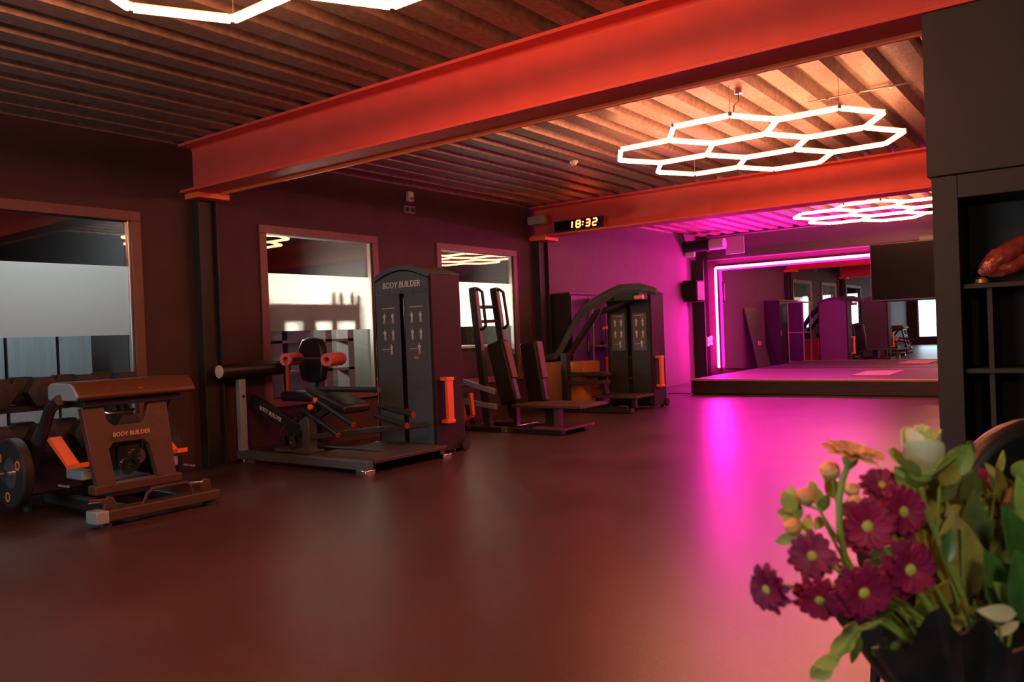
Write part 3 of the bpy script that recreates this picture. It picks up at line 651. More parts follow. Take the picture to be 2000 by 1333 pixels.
MB().plate([(-5.075,2.48,0.25),(-5.075,2.60,0.25),(-5.14,2.595,0.47),(-5.15,2.63,0.505),(-5.15,2.83,0.505),(-5.14,2.865,0.47),(-5.075,2.88,0.25),(-5.075,3.01,0.25),(-5.18,3.02,0.745),(-5.18,2.89,0.745),(-5.165,2.86,0.655),(-5.158,2.83,0.615),(-5.158,2.64,0.615),(-5.165,2.60,0.655),(-5.18,2.59,0.745),(-5.18,2.45,0.745)], (-0.05,0,-0.008)).build('h_frame', M_brownframe, m1, bevel=0.005)
text_part('lettering', 'BODY BUILDER', (-5.118, 2.735, 0.557), (0,1,0), (-0.2,0,1), 0.030, mat('copper_print', (0.85,0.45,0.25), 0.35, 0.2), m1, shear=0.15, squeeze=0.9)
MB().box(-5.16, -5.06, 2.46, 3.04, 0.20, 0.255).build('lower_beam', M_brownframe, m1, bevel=0.006)
MB().box(-5.10, -4.99, 2.49, 3.28, 0.035, 0.105).build('front_base_beam', M_brownframe, m1, bevel=0.008)
MB().box(-5.12, -4.98, 2.42, 2.50, 0.03, 0.11).build('base_end_cap', M_lightframe, m1, bevel=0.008)
MB().box(-6.15, -6.05, 2.44, 3.26, 0.035, 0.105).build('rear_base_beam', M_frame, m1, bevel=0.008)
for y in (2.62, 3.04): MB().box(-6.10, -5.05, y-0.04, y+0.04, 0.045, 0.115).build('side_base_beam', M_frame, m1, bevel=0.006)
for (x, y) in ((-5.04,2.50),(-5.04,3.22),(-6.1,2.5),(-6.1,3.2)): MB().cyl((x,y,0),(x,y,0.04),0.04,14).build('foot', M_rubber, m1)
for y in (2.53, 3.20):
    lg = MB().plate([(-5.03,y-0.04,0.105),(-5.03,y+0.04,0.105),(-5.03,y+0.03,0.17),(-5.03,y,0.19),(-5.03,y-0.03,0.17)], (-0.03,0,0)).build('peg_lug', M_brownframe, m1, bevel=0.004)
    MB().cyl((-5.045, y-0.02, 0.165), (-5.045, y-0.13, 0.175), 0.014, 12).build('chrome_peg', M_chrome, lg)
MB().tube([(-5.02,2.74,0.10),(-5.00,2.76,0.17),(-4.99,2.80,0.195),(-4.99,3.02,0.195),(-5.00,3.06,0.17),(-5.02,3.08,0.10)], 0.012, 8).build('foot_hoop', M_brownframe, m1)
# swinging side arms carrying the plate pegs
for y, s in ((2.38, -1), (3.17, 1)):
    MB().tube([(-5.30,y,0.80),(-5.44,y,0.74),(-5.56,y,0.58),(-5.70,y+s*0.01,0.36),(-5.84,y+s*0.01,0.16)], 0.036, 12).build('side_arm', M_frame, m1)
    pg = MB().cyl((-5.72, y, 0.33), (-5.72, y+s*0.24, 0.33), 0.025, 14).build('plate_peg', M_chrome, m1)
    for k in range(4): MB().cyl((-5.18-k*0.035, y+s*0.03, 0.262), (-5.18-k*0.035, y+s*0.03, 0.275), 0.012, 8).build('bolt', M_chrome, m1)
    # orange belts
    bl = MB().plate([(-5.55,y-s*0.02,0.53),(-5.52,y-s*0.02,0.55),(-5.28,y-s*0.02,0.385),(-5.16,y-s*0.02,0.405),(-5.16,y-s*0.02,0.375),(-5.28,y-s*0.02,0.355)], (0,-s*0.075,0)).build('safety_strap', M_orange, m1)
    bl['label'] = 'bright orange bent strap'
    MB().box(-5.42, -5.20, y-s*0.10-0.03, y-s*0.10+0.03, 0.285, 0.35).build('strap_block', M_lightframe, m1, bevel=0.008)
MB().tube([(-5.24,2.62,0.70),(-5.22,2.64,0.69),(-5.22,2.80,0.69),(-5.24,2.82,0.70)], 0.010, 8).build('chrome_grip', M_chrome, m1)
MB().box(-5.75, -5.35, 2.70, 2.98, 0.115, 0.24).build('mechanism_box', M_frame, m1, bevel=0.01)
for k, (x, z) in enumerate(((-5.34,0.31),(-5.34,0.37))): MB().ring((x-0.03,2.82+k*0.07,z),(x,2.82+k*0.07,z),0.055,0.02,18).build('pulley', M_chrome, m1)
def bumper_plate(label, y, s, x=-5.72, z=0.33, r=0.225):
    t = thing('weight_plate', label, 'weight plate', (x, y, z), 'black weight plates on the hip machine')
    MB().ring((x, y, z), (x, y+s*0.07, z), r, 0.10, 40).build('rubber_rim', M_rubber, t, bevel=0.012)
    MB().ring((x, y+s*0.012, z), (x, y+s*0.058, z), 0.102, 0.027, 32).build('hub', mat('grey_steel_hub', (0.25,0.25,0.26), 0.35, 0.7), t)
    for k in range(3):
        a = k*2*PI/3+0.4
        MB().ring((x+0.155*math.cos(a), y+s*0.069, z+0.155*math.sin(a)), (x+0.155*math.cos(a), y+s*0.073, z+0.155*math.sin(a)), 0.032, 0.022, 14).build('emblem', mat('orange_print', (0.9,0.3,0.1), 0.4), t)
    return t
bumper_plate('black round weight plate standing out at the left picture edge', 2.30, -1, x=-5.72)
bumper_plate('black weight plate on the far right side of the low hip machine', 3.25, 1, x=-5.72)

# --- dumbbell rack against the wall behind the hip machine
rk = thing('dumbbell_rack', 'dark dumbbell rack under the left window', 'rack', (-6.42, 2.5, 0))
for y in (1.60, 3.42):
    MB().bar((-6.60, y, 0.0), (-6.60, y, 0.80), 0.06, 0.06).build('rear_post', M_frame, rk, bevel=0.005)
    MB().bar((-6.22, y, 0.0), (-6.22, y, 0.42), 0.06, 0.06).build('front_post', M_frame, rk, bevel=0.005)
    MB().bar((-6.22, y, 0.40), (-6.60, y, 0.72), 0.05, 0.05).build('side_brace', M_frame, rk, bevel=0.005)
for z in (0.36, 0.70):
    for x in (-6.30, -6.52): MB().bar((x, 1.57, z), (x, 3.45, z), 0.05, 0.04).build('saddle_rail', M_frame, rk, bevel=0.004)
def dumbbell(label, y, z, r):
    t = thing('dumbbell', label, 'dumbbell', (-6.40, y, z), 'black hex dumbbells on the rack')
    for xa, xb in ((-6.30, -6.16), (-6.64, -6.50)):
        rings = []
        for x, q in ((xa, 0.8), (xa+0.012, 1.0), (xb-0.012, 1.0), (xb, 0.8)):
            rings.append([(x, y+r*q*math.cos(PI/3*k), z+r*q*math.sin(PI/3*k)) for k in range(6)])
        h = MB().loft(rings).build('hex_head', M_rubber, t)
        if xb > -6.3: MB().ring((xb-0.001, y, z), (xb+0.002, y, z), r*0.5, r*0.42, 14).build('emblem', M_frame, h)
    MB().cyl((-6.50, y, z), (-6.30, y, z), 0.017, 12).build('handle', M_chrome, t)
place = ['leftmost', 'second from left', 'third from left', 'fourth from left', 'fifth from left', 'rightmost']
for k in range(6):
    dumbbell('black hex dumbbell on the upper rail of the rack, ' + place[k], 1.76+k*0.305, 0.823, 0.118)
    dumbbell('black hex dumbbell on the lower rail of the rack, ' + place[k], 1.76+k*0.305, 0.482, 0.118)

# --- standing machine with ladder-like handle posts by the far window
m3 = thing('squat_machine', 'leaning squat machine with two handle posts in front of the far window', 'gym machine', (-5.4, 7.5, 0))
for y, (xt, yt), (xb, yb_) in ((7.30, (924,562), (955,848)), (7.72, (965,563), (1003,815))):
    A = PX(xt, yt, Y=y); B = PX(xb, yb_, Y=y); B.z = max(B.z, 0.04)
    MB().bar(A, B, 0.065, 0.095, up=(1,0,0)).build('upright', M_frame, m3, bevel=0.006)
    e = (B-A)/( B-A).length; o = Vector((0.125, 0, 0.01)) ; L = 0.50
    MB().tube([A+e*0.04, A+e*0.03+o*0.6, A+e*0.07+o, A+e*(L-0.04)+o, A+e*L+o*0.6, A+e*(L-0.01)], 0.018, 8).build('side_handle', M_rubber, m3)
A0, A1 = PX(924,562,Y=7.30), PX(965,563,Y=7.72)
for dz, dx in ((0.23, 0.02), (0.40, 0.045)): MB().cyl((A0.x+dx, 7.30, A0.z-dz), (A1.x+dx, 7.72, A1.z-dz), 0.019, 8).build('rung', M_frame, m3)
for y, px0, px1 in ((7.32, 966, 1003), (7.72, 1030, 1058)):
    A = PX(px0+4, 668, Y=y); B = PX(px1-4, 788, Y=y)
    pd = MB().bar(A, B, 0.12, 0.24, up=(1,0,0.2)).build('back_pad', M_leather, m3, bevel=0.03, seg=3)
    mid = A+(B-A)*0.45
    A2 = A+(B-A)*0.02+Vector((0.128,0,0.02)); B2 = A+(B-A)*0.62+Vector((0.128,0,0.02))
    MB().bar(A2, B2, 0.11, 0.03, up=(1,0,0.2)).build('cushion', M_brownpad, pd, bevel=0.012, seg=3)
MB().bar(PX(1003,690,Y=7.50), PX(1010,840,Y=7.50), 0.06, 0.08).build('pad_post', M_frame, m3, bevel=0.006)
A = PX(1003,797,Y=7.25); B = PX(1136,792,Y=7.25)
MB().plate([(A.x,7.22,0.285),(B.x,7.22,0.285),(B.x,7.80,0.285),(A.x,7.80,0.285)], (0,0,0.030)).build('seat_plate', M_brownframe, m3, bevel=0.004)
C_ = PX(1088,850,Y=7.30)
MB().box(C_.x-0.035, C_.x+0.035, 7.30, 7.37, 0.07, 0.285).build('plate_leg', mat('dark_red_frame', (0.16,0.04,0.05), 0.4), m3, bevel=0.005)
MB().box(-5.10, -4.95, 7.5, 7.65, 0.07, 0.285).build('plate_leg', M_frame, m3, bevel=0.005)
MB().plate([(-5.05,7.16,0.055),(-4.62,7.16,0.055),(-4.62,7.78,0.055),(-5.05,7.78,0.055)], (0,0,0.025)).build('foot_plate', mat('dark_red_frame'), m3, bevel=0.004)
MB().box(-6.15, -4.70, 7.22, 7.30, 0.0, 0.055).build('base_rail', M_frame, m3, bevel=0.006)
MB().box(-6.15, -4.70, 7.68, 7.76, 0.0, 0.055).build('base_rail', M_frame, m3, bevel=0.006)
for x in (-6.0, -5.45): MB().box(x-0.04, x+0.04, 7.18, 7.80, 0.0, 0.06).build('cross_rail', M_chrome if x > -5.6 else M_frame, m3, bevel=0.004)
for (z, zz) in ((0.62, 0.45), (0.36, 0.28)): MB().bar((-6.30, 7.28, z), (-5.62, 7.28, zz), 0.05, 0.06).build('lever', M_lightframe, m3, bevel=0.006)
hp = MB()
p0, p1, p2, p3 = PX(898,772,Y=7.1), PX(909,822,Y=7.1), PX(924,812,Y=7.1), PX(919,768,Y=7.1)
hp.bar(p0, p1, 0.05, 0.035, up=(1,0,0)).bar(p3, p2, 0.05, 0.035, up=(1,0,0)).bar(p1, p2, 0.05, 0.035)
hp.build('lifting_handle', M_orange, m3, bevel=0.005)['label'] = 'bright orange V-shaped handle'
MB().bar((p0.x+0.02, 7.1, p0.z-0.02), (p0.x+0.06, 7.30, p0.z+0.02), 0.04, 0.04).build('handle_stem', M_frame, m3)
MB().ring((-6.28, 7.12, 0.55), (-6.28, 7.17, 0.55), 0.20, 0.03, 32).build('disc', M_rubber, m3, bevel=0.01)
MB().bar((-6.28, 7.14, 0.55), (-6.28, 7.30, 0.58), 0.04, 0.04).build('disc_axle', M_chrome, m3)
MB().bar((-6.15, 7.5, 0.03), (-6.28, 7.32, 0.62), 0.06, 0.06).build('rear_strut', M_frame, m3, bevel=0.005)

# --- far machine with the curved overhead arm
m4 = thing('chest_press_machine', 'far machine with a curved overhead arm and dark weight tower before the magenta wall', 'gym machine', (-5.5, 10.0, 0))
weight_tower(m4, -5.72, -5.02, 10.05, 10.46, 1.60, 1.70, face_mat=mat('dark_shroud_panel', (0.030,0.033,0.036), 0.42))
AY = 9.82
apx = [(1283,570),(1250,563),(1210,566),(1180,580),(1145,602),(1128,622),(1112,650),(1094,684),(1085,696),(1062,700)]
MB().tube([PX(x,y,Y=AY) for x, y in apx], [0.05,0.072,0.078,0.074,0.068,0.064,0.060,0.056,0.054,0.05], 4, flat=1.0).build('curved_arm', M_shroud, m4, bevel=0.01)
MB().tube([PX(1236,582,Y=AY+0.12), PX(1200,600,Y=AY+0.1), PX(1165,612,Y=AY), PX(1128,668,Y=AY), PX(1108,700,Y=AY)], 0.045, 12).build('lower_arm', M_frame, m4)
MB().box(-5.45, -5.05, 9.80, 10.06, 1.50, 1.60).build('arm_bracket', M_frame, m4, bevel=0.01)
MB().cyl(PX(1240,582,Y=9.74), PX(1256,580,Y=9.74), 0.03, 14).build('bracket_bolt', mat('copper_print', (0.85,0.45,0.25), 0.35, 0.2), m4)
hA = PX(1180,590,Y=9.70); MB().tube([PX(1196,588,Y=9.70), PX(1186,588,Y=9.70), PX(1177,598,Y=9.70), PX(1168,620,Y=9.70)], 0.011, 8).build('wire_handle', M_chrome, m4)
P0, P1 = PX(1104,690,Y=9.40), PX(1108,798,Y=9.40)
MB().bar(P0, (P1.x, 9.40, 0.06), 0.11, 0.09, up=(1,0,0)).build('front_post', M_frame, m4, bevel=0.008)
for y in (732, 749):
    A, B = PX(1110, y, Y=9.40), PX(1192, y-2, Y=9.60); MB().bar(A, B, 0.05, 0.055).build('cross_bar', M_frame, m4, bevel=0.006)
MB().bar((P1.x-0.3, 9.40, 0.035), (-5.0, 9.40, 0.035), 0.09, 0.06).build('base_rail', M_frame, m4, bevel=0.006)
MB().bar((-5.75, 9.40, 0.035), (-5.75, 10.05, 0.035), 0.08, 0.06).build('base_rail', M_frame, m4, bevel=0.006)
MB().bar((-5.4, 9.40, 0.035), (-5.4, 10.05, 0.035), 0.08, 0.06).build('base_rail', M_frame, m4, bevel=0.006)
MB().plate([(-5.66,9.48,0.19),(-4.98,9.48,0.19),(-4.98,9.98,0.19),(-5.66,9.98,0.19)], (0,0,0.03)).build('foot_platform', M_brownframe, m4, bevel=0.004)
for x in (-5.6, -5.05): MB().bar((x, 9.55, 0.19), (x, 9.55, 0.06), 0.06, 0.06).build('platform_leg', M_frame, m4, bevel=0.004)
for x in (-5.62, -5.15): MB().cyl((x-0.06, 9.42, 0.085), (x+0.06, 9.42, 0.085), 0.018, 12).build('chrome_step', M_chrome, m4)
MB().bar((-5.52, 9.62, 0.22), (-5.58, 9.62, 0.47), 0.10, 0.08).build('seat_stem', M_frame, m4, bevel=0.006)
MB().bar((-5.78, 9.66, 0.50), (-5.46, 9.66, 0.50), 0.28, 0.07).build('seat', M_leather, m4, bevel=0.02, seg=3)
MB().cyl(PX(1178,643,Y=9.66), PX(1186,640,Y=9.66), 0.022, 12).build('adjust_knob', M_orange, m4)
MB().box(-5.70, -5.62, 9.60, 9.70, 0.33, 0.42).build('roller_grip', M_orange, m4, bevel=0.012)

# --- wooden box, cabinet and open shelf behind it
bx = thing('plyometric_box', 'orange-brown wooden jump box behind the curved arm machine', 'box', (-6.08, 9.75, 0))
M_boxply = mat('orange_plywood', (0.55,0.22,0.07), 0.5, noise=0.18, scale=6, stretch=(1,1,0.2))
X0, X1, Y0, Y1, ZB = -6.46, -5.82, 9.52, 9.99, 0.68
for nm, b_ in (('front_board', (X0,X1,Y0,Y0+0.018,0,ZB)), ('rear_board', (X0,X1,Y1-0.018,Y1,0,ZB)), ('side_board', (X0,X0+0.018,Y0+0.018,Y1-0.018,0,ZB)), ('side_board', (X1-0.018,X1,Y0+0.018,Y1-0.018,0,ZB)), ('top_board', (X0+0.018,X1-0.018,Y0+0.018,Y1-0.018,ZB-0.018,ZB))):
    MB().box(*b_).build(nm, M_boxply, bx, bevel=0.002)
cb = thing('locker_cabinet', 'tall dark cabinet against the magenta left wall', 'cabinet', (-6.5, 10.9, 0))
MB().box(-6.685, -6.33, 10.06, 11.55, 0.05, 1.66).build('carcass', M_steel, cb, bevel=0.004)
MB().box(-6.685, -6.31, 10.04, 11.57, 1.66, 1.69).build('top', mat('brown_cabinet_top', (0.09,0.05,0.045), 0.5), cb, bevel=0.003)
for k in range(3):
    dr = MB().box(-6.33, -6.31, 10.07+k*0.495, 10.55+k*0.495, 0.07, 1.64).build('door', M_black, cb, bevel=0.003)
    MB().box(-6.31, -6.295, 10.50+k*0.495, 10.52+k*0.495, 0.8, 0.95).build('handle', M_grey, dr, bevel=0.002)
MB().box(-6.66, -6.36, 10.08, 11.53, 0, 0.05).build('plinth', M_dark, cb)
os_ = thing('open_shelf', 'open metal shelf frame with pink lit edges beside the dark cabinet', 'shelf', (-6.1, 10.6, 0))
for x in (-6.24, -5.88):
    for y in (10.55, 11.15): MB().box(x-0.013, x+0.013, y-0.013, y+0.013, 0, 1.62).build('post', M_grey, os_, bevel=0.002)
for z in (0.15, 0.86, 1.60): MB().box(-6.25, -5.87, 10.54, 11.16, z, z+0.022).build('shelf', M_grey, os_, bevel=0.002)
MB().box(-6.23, -5.89, 11.13, 11.14, 0.17, 1.6).build('back_panel', M_dark, os_)
lb = thing('leaning_board', 'thin dark board leaning on the left wall before the stage', 'board', (-6.5, 12.6, 0))
MB().plate([(-6.35,12.2,0.0),(-6.35,13.0,0.0),(-6.668,13.0,1.5),(-6.668,12.2,1.5)], (0.02,0,0.004)).build('panel', mat('dark_violet_board', (0.07,0.05,0.07), 0.4), lb)
MB().box(-6.462, -6.452, 12.5, 12.7, 0.62, 0.72).build('sticker', mat('pink_sticker', (0.6,0.25,0.3), 0.5), lb)
# ------------------------------------------------------------------ things on and before the black cabinet
A, B = PX(1912, 536, Y=4.24), PX(2012, 464, Y=4.30); A.z = max(A.z, 1.262)
fo = thing('foil_packet', 'crumpled reddish glossy packet tilted on the black cabinet shelf', 'packet', (A.x, 4.24, 1.247))
M_foil = mat('red_brown_foil', (0.42,0.075,0.045), 0.22, 0.35, noise=0.4, scale=18, bump=0.8, bscale=45)
rng = random.Random(3)
def lump(A, B, w, n=12, k=14):
    A, B = Vector(A), Vector(B); t = (B-A).normalized(); sd = t.cross(Vector((0,1,0))).normalized(); up = sd.cross(t)
    rings = []
    for i in range(n+1):
        f = i/n; r = w*(0.10+0.90*math.sin(PI*min(1, f*0.93+0.035))**0.7); c = A+(B-A)*f
        rings.append([c + (sd*math.cos(2*PI*j/k) + up*0.55*math.sin(2*PI*j/k))*r*(0.82+0.36*rng.random()) for j in range(k)])
    return MB().loft(rings)
lump(A, B, 0.052).build('packet_body', M_foil, fo)
lump(A+Vector((0.03,0.01,-0.002)), A+(B-A)*0.8+Vector((0.06,0.0,-0.055)), 0.040).build('folded_flap', M_foil, fo)
MB().lathe((A.x+0.01, 4.245, 1.247), (0,0,1), [(0.02,0),(0.03,0.004),(0.028,0.02),(0.012,0.03)], 12).build('knot', mat('gold_tie', (0.7,0.45,0.15), 0.35, 0.6), fo)

# black chair whose rounded back rises behind the flowers
cc = PX(2105, 1000, D=1.75); CHX, CHY = cc.x, cc.y
ch = thing('lounge_chair', 'black chair with a rounded back in the lower right corner', 'chair', (CHX, CHY, 0))
ax = Vector((RGT.x, RGT.y, 0)).normalized(); ay = Vector((fwd.x, fwd.y, 0)).normalized(); CO = Vector((CHX, CHY, 0))
def cp(u, v, z): return CO + ax*u + ay*v + Vector((0,0,z))
ol = []
for i in range(25):
    a = PI*i/24; ol.append((0.28*math.copysign(abs(math.cos(a))**0.75, math.cos(a)), 0.52+0.355*math.sin(a)**0.75))
ol += [(-0.26, 0.44), (0.26, 0.44)]
MB().plate([cp(u, 0.0, z) for u, z in ol], ay*0.07).build('backrest', M_leather, ch, bevel=0.025, seg=3)
MB().plate([cp(-0.27,0.06,0.40),cp(0.27,0.06,0.40),cp(0.25,0.52,0.42),cp(-0.25,0.52,0.42)], (0,0,0.07)).build('seat', M_leather, ch, bevel=0.02, seg=3)
for u, v in ((-0.23,0.10),(0.23,0.10),(-0.22,0.46),(0.22,0.46)): MB().cyl(cp(u,v,0.41), cp(u*1.12,v+(0.04 if v > 0.3 else -0.04),0.0), 0.018, 10, 0.012).build('leg', M_black, ch)

# unseen lamp added behind the photographer to brighten the bouquet
pl = thing('added_fill_lamp', 'added unseen round lamp lighting the bouquet from behind the viewer', 'lamp', (0.55, -0.15, 2.95))
MB().cyl((0.55,-0.15,1.81), (0.55,-0.15,2.95), 0.004, 8).build('cord', M_dark, pl)
MB().lathe((0.55,-0.15,1.82), (0,0,-1), [(0.02,0),(0.03,0.004),(0.03,0.03)], 16).build('cap', M_dark, pl)
MB().lathe((0.55,-0.15,1.795), (0,0,-1), [(0.03,0),(0.07,0.02),(0.098,0.06),(0.105,0.105),(0.098,0.15),(0.07,0.19),(0.02,0.208)], 24).build('globe', emission_mat('fill_lamp_globe', (1.0,0.84,0.64), 10.0), pl)
# ------------------------------------------------------------------ bouquet beside the camera
TZ = 0.64
bc = PX(1915, 1333, D=0.86); BX, BY = bc.x, bc.y
tb = thing('side_table', 'small black side table under the bouquet, below the picture', 'table', (BX, BY, 0))
MB().lathe((BX, BY, TZ-0.03), (0,0,1), [(0.155,0),(0.165,0.006),(0.165,0.024),(0.16,0.03)], 40).build('top', M_black, tb)
MB().cyl((BX, BY, 0.02), (BX, BY, TZ-0.03), 0.025, 16).build('column', M_black, tb)
MB().lathe((BX, BY, 0), (0,0,1), [(0.15,0),(0.15,0.012),(0.03,0.024)], 32).build('base', M_black, tb)

wr = thing('flower_wrap', 'dark crumpled wrapping around the bouquet stems', 'wrapping', (BX, BY, TZ))
M_wrapm = mat('black_foil_paper', (0.020,0.020,0.022), 0.34, noise=0.3, scale=20, bump=0.8, bscale=30, spec=0.7)
rng = random.Random(11)
rings = []; N = 120; ph = [rng.random()*6 for _ in range(4)]
def wrap_r(f, a, off):
    base = 0.045 + 0.088*f**0.8
    ruf = (0.013*math.sin(7*a+ph[0]) + 0.010*math.sin(13*a+ph[1]) + 0.006*math.sin(23*a+ph[2]))*f**1.3
    return base + ruf + off
def wrap_z(f, a): return TZ + 0.002 + (0.150 + 0.022*math.sin(3*a+ph[2]) + 0.012*math.sin(8*a+ph[3]) + 0.010*math.sin(19*a+ph[1]))*f
outer = [[(BX+wrap_r(f,2*PI*j/N,0)*math.cos(2*PI*j/N), BY+wrap_r(f,2*PI*j/N,0)*math.sin(2*PI*j/N), wrap_z(f,2*PI*j/N)) for j in range(N)] for f in (0,0.25,0.5,0.75,0.9,1.0)]
inner = [[(BX+wrap_r(f,2*PI*j/N,-0.004)*math.cos(2*PI*j/N), BY+wrap_r(f,2*PI*j/N,-0.004)*math.sin(2*PI*j/N), wrap_z(f,2*PI*j/N)+0.001) for j in range(N)] for f in (1.0,0.75,0.5,0.25)]
MB().loft(outer+inner).build('paper', M_wrapm, wr)
MB().tube([(BX+0.078*math.cos(2*PI*j/24), BY+0.078*math.sin(2*PI*j/24), TZ+0.055) for j in range(24)], 0.004, 6, closed=True).build('tie', mat('twine', (0.25,0.2,0.15), 0.7), wr)
ROOT = Vector((BX, BY, TZ+0.035))
M_stem = mat('green_stem', (0.30,0.44,0.09), 0.5)
M_calyx = mat('green_calyx', (0.32,0.46,0.10), 0.5)

def frame(n, spin=0.0):
    n = n.normalized(); u = n.orthogonal().normalized(); u = Matrix.Rotation(spin, 3, n) @ u; return u, n.cross(u), n
def cam_vec(r, u, b): return (RGT*r + UPV*u - fwd*b).normalized()
def petal_mb(c, u, w, n, ang, r0, r1, wid, lift, droop, thick=0.0012):
    """one curved petal, thin but solid"""
    d = u*math.cos(ang) + w*math.sin(ang); s = n.cross(d); top = []; bot = []
    prof_ = ((0,0.28),(0.25,0.72),(0.55,1.0),(0.82,0.86),(1.0,0.34))
    for f, wf in prof_:
        p = c + d*(r0+(r1-r0)*f) + n*(lift*math.sin(f*PI*0.5)*(r1-r0) - droop*f*f*(r1-r0))
        for q in (-1, 0, 1):
            top.append(p + s*(q*wid*0.5*wf) - n*(0.10*wid*wf*(1-abs(q))*1.6))
    bot = [v - n*thick for v in top]
    m = MB(); vs = top+bot; fs = []; K = len(top)
    for i in range(len(prof_)-1):
        for j in range(2):
            a = i*3+j; fs.append((a, a+1, a+4, a+3)); fs.append((K+a, K+a+3, K+a+4, K+a+1))
    for i in range(len(prof_)-1):
        a = i*3; fs.append((a, a+3, K+a+3, K+a)); a = i*3+2; fs.append((a, K+a, K+a+3, a+3))
    e = (len(prof_)-1)*3
    for j in range(2): fs.append((j, K+j, K+j+1, j+1)); fs.append((e+j, e+j+1, K+e+j+1, K+e+j))
    return m.add(vs, fs)
def stem_to(c, n, parent, r=0.0020, bulge=0.05):
    p0 = c - n*0.006; p3 = ROOT + Vector((rng.uniform(-0.02,0.02), rng.uniform(-0.02,0.02), rng.uniform(0,0.03)))
    p1 = p0 - n*0.035; p2 = p3 + Vector((0,0,bulge)) + (c-p3)*0.35
    pts = []
    for i in range(9):
        t = i/8; pts.append(p0*(1-t)**3 + p1*3*t*(1-t)**2 + p2*3*t*t*(1-t) + p3*t**3)
    MB().tube(pts, r, 6).build('stem', M_stem, parent)
M_mum = [mat('plum_petal_a', (0.36,0.010,0.085), 0.55), mat('plum_petal_b', (0.27,0.008,0.085), 0.55), mat('plum_petal_c', (0.44,0.014,0.085), 0.55)]
M_mumc = mat('yellow_green_centre', (0.85,0.78,0.12), 0.6, bump=0.8, bscale=700)
MUM = [
 (1498,1152,0.78,100,(-0.80,-0.10,0.50),'plum daisy flower furthest left, seen side-on beyond the bouquet'),
 (1586,1086,0.80,100,(-0.40,0.20,0.85),'plum daisy flower below the peach buds on the left'),
 (1602,1172,0.77,108,(-0.35,-0.45,0.80),'drooping plum daisy flower second from left in the lowest row'),
 (1687,1158,0.74,120,(0.05,-0.15,1.0),'plum daisy flower with a yellow centre in the middle of the lowest row'),
 (1777,1113,0.75,124,(0.15,0.02,1.0),'plum daisy flower with a bright yellow centre nearest the olive leaf'),
 (1694,1028,0.81,118,(-0.10,0.05,1.0),'plum daisy flower right of the green stem, above the lowest row'),
 (1764,1000,0.82,112,(0.20,0.12,0.95),'plum daisy flower just below the pale rosebud'),
 (1722,948,0.87,84,(-0.10,0.60,0.70),'dark plum flower partly hidden behind the two upper plum flowers'),
 (1934,940,0.98,62,(0.10,0.55,0.80),'small plum flower at the right among thin twigs')]
for i, (x, y, D, dia, nv, lab) in enumerate(MUM):
    c = PX(x, y, D=D); n = cam_vec(*nv); R = dia*D/F_PX/2
    t = thing('daisy_flower', lab, 'flower', c, 'plum daisy flowers of the bouquet')
    u, w, n = frame(n, rng.random()*6)
    m = M_mum[i % 3]
    for ring_, cnt, r1, lift, droop in ((0, 14, 1.0, 0.10, 0.22), (1, 12, 0.80, 0.32, 0.14)):
        for k in range(cnt):
            a = 2*PI*(k+0.5*ring_)/cnt + rng.uniform(-0.10,0.10)
            petal_mb(c+n*0.001*ring_, u, w, n, a, R*0.12, R*r1*rng.uniform(0.88,1.06), R*0.40, lift+rng.uniform(-0.06,0.10), droop).build('petal', m if rng.random() > 0.3 else M_mum[(i+1) % 3], t)
    MB().lathe(c-n*0.001, n, [(R*0.19,0),(R*0.21,R*0.05),(R*0.16,R*0.13),(R*0.06,R*0.17)], 12).build('centre', M_mumc, t)
    MB().lathe(c-n*0.001, -n, [(R*0.22,0),(R*0.18,R*0.10),(R*0.07,R*0.2)], 10).build('calyx', M_calyx, t)
    stem_to(c-n*R*0.15, n, t)
# peach gerbera-like flower on a tall stem
c = PX(1662, 892, D=0.82); n = cam_vec(0.12, 0.95, 0.22); R = 118*0.82/F_PX/2
t = thing('peach_flower', 'peach orange flower on a tall green stem topping the bouquet', 'flower', c)
u, w, n = frame(n)
M_peach = [mat('peach_petal_a', (1.0,0.52,0.22), 0.6), mat('peach_petal_b', (0.95,0.42,0.16), 0.6), mat('peach_petal_c', (1.0,0.62,0.30), 0.6)]
for ring_, cnt, r1, lift in ((0, 15, 1.0, 0.32), (1, 13, 0.78, 0.55), (2, 9, 0.48, 0.9)):
    for k in range(cnt):
        petal_mb(c+n*0.001*ring_, u, w, n, 2*PI*(k+0.4*ring_)/cnt+rng.uniform(-0.1,0.1), R*0.10, R*r1*rng.uniform(0.85,1.08), R*0.36, lift+rng.uniform(-0.12,0.14), 0.12).build('petal', M_peach[(k+ring_) % 3], t)
MB().lathe(c-n*0.001, -n, [(R*0.26,0),(R*0.24,R*0.18),(R*0.10,R*0.38)], 12).build('calyx', M_calyx, t)
pts = [c-n*0.006, PX(1646,935,D=0.815), PX(1638,985,D=0.81), PX(1640,1040,D=0.81), PX(1652,1095,D=0.815), PX(1720,1200,D=0.83), ROOT]
MB().tube(pts, 0.0034, 8).build('stem', M_stem, t)
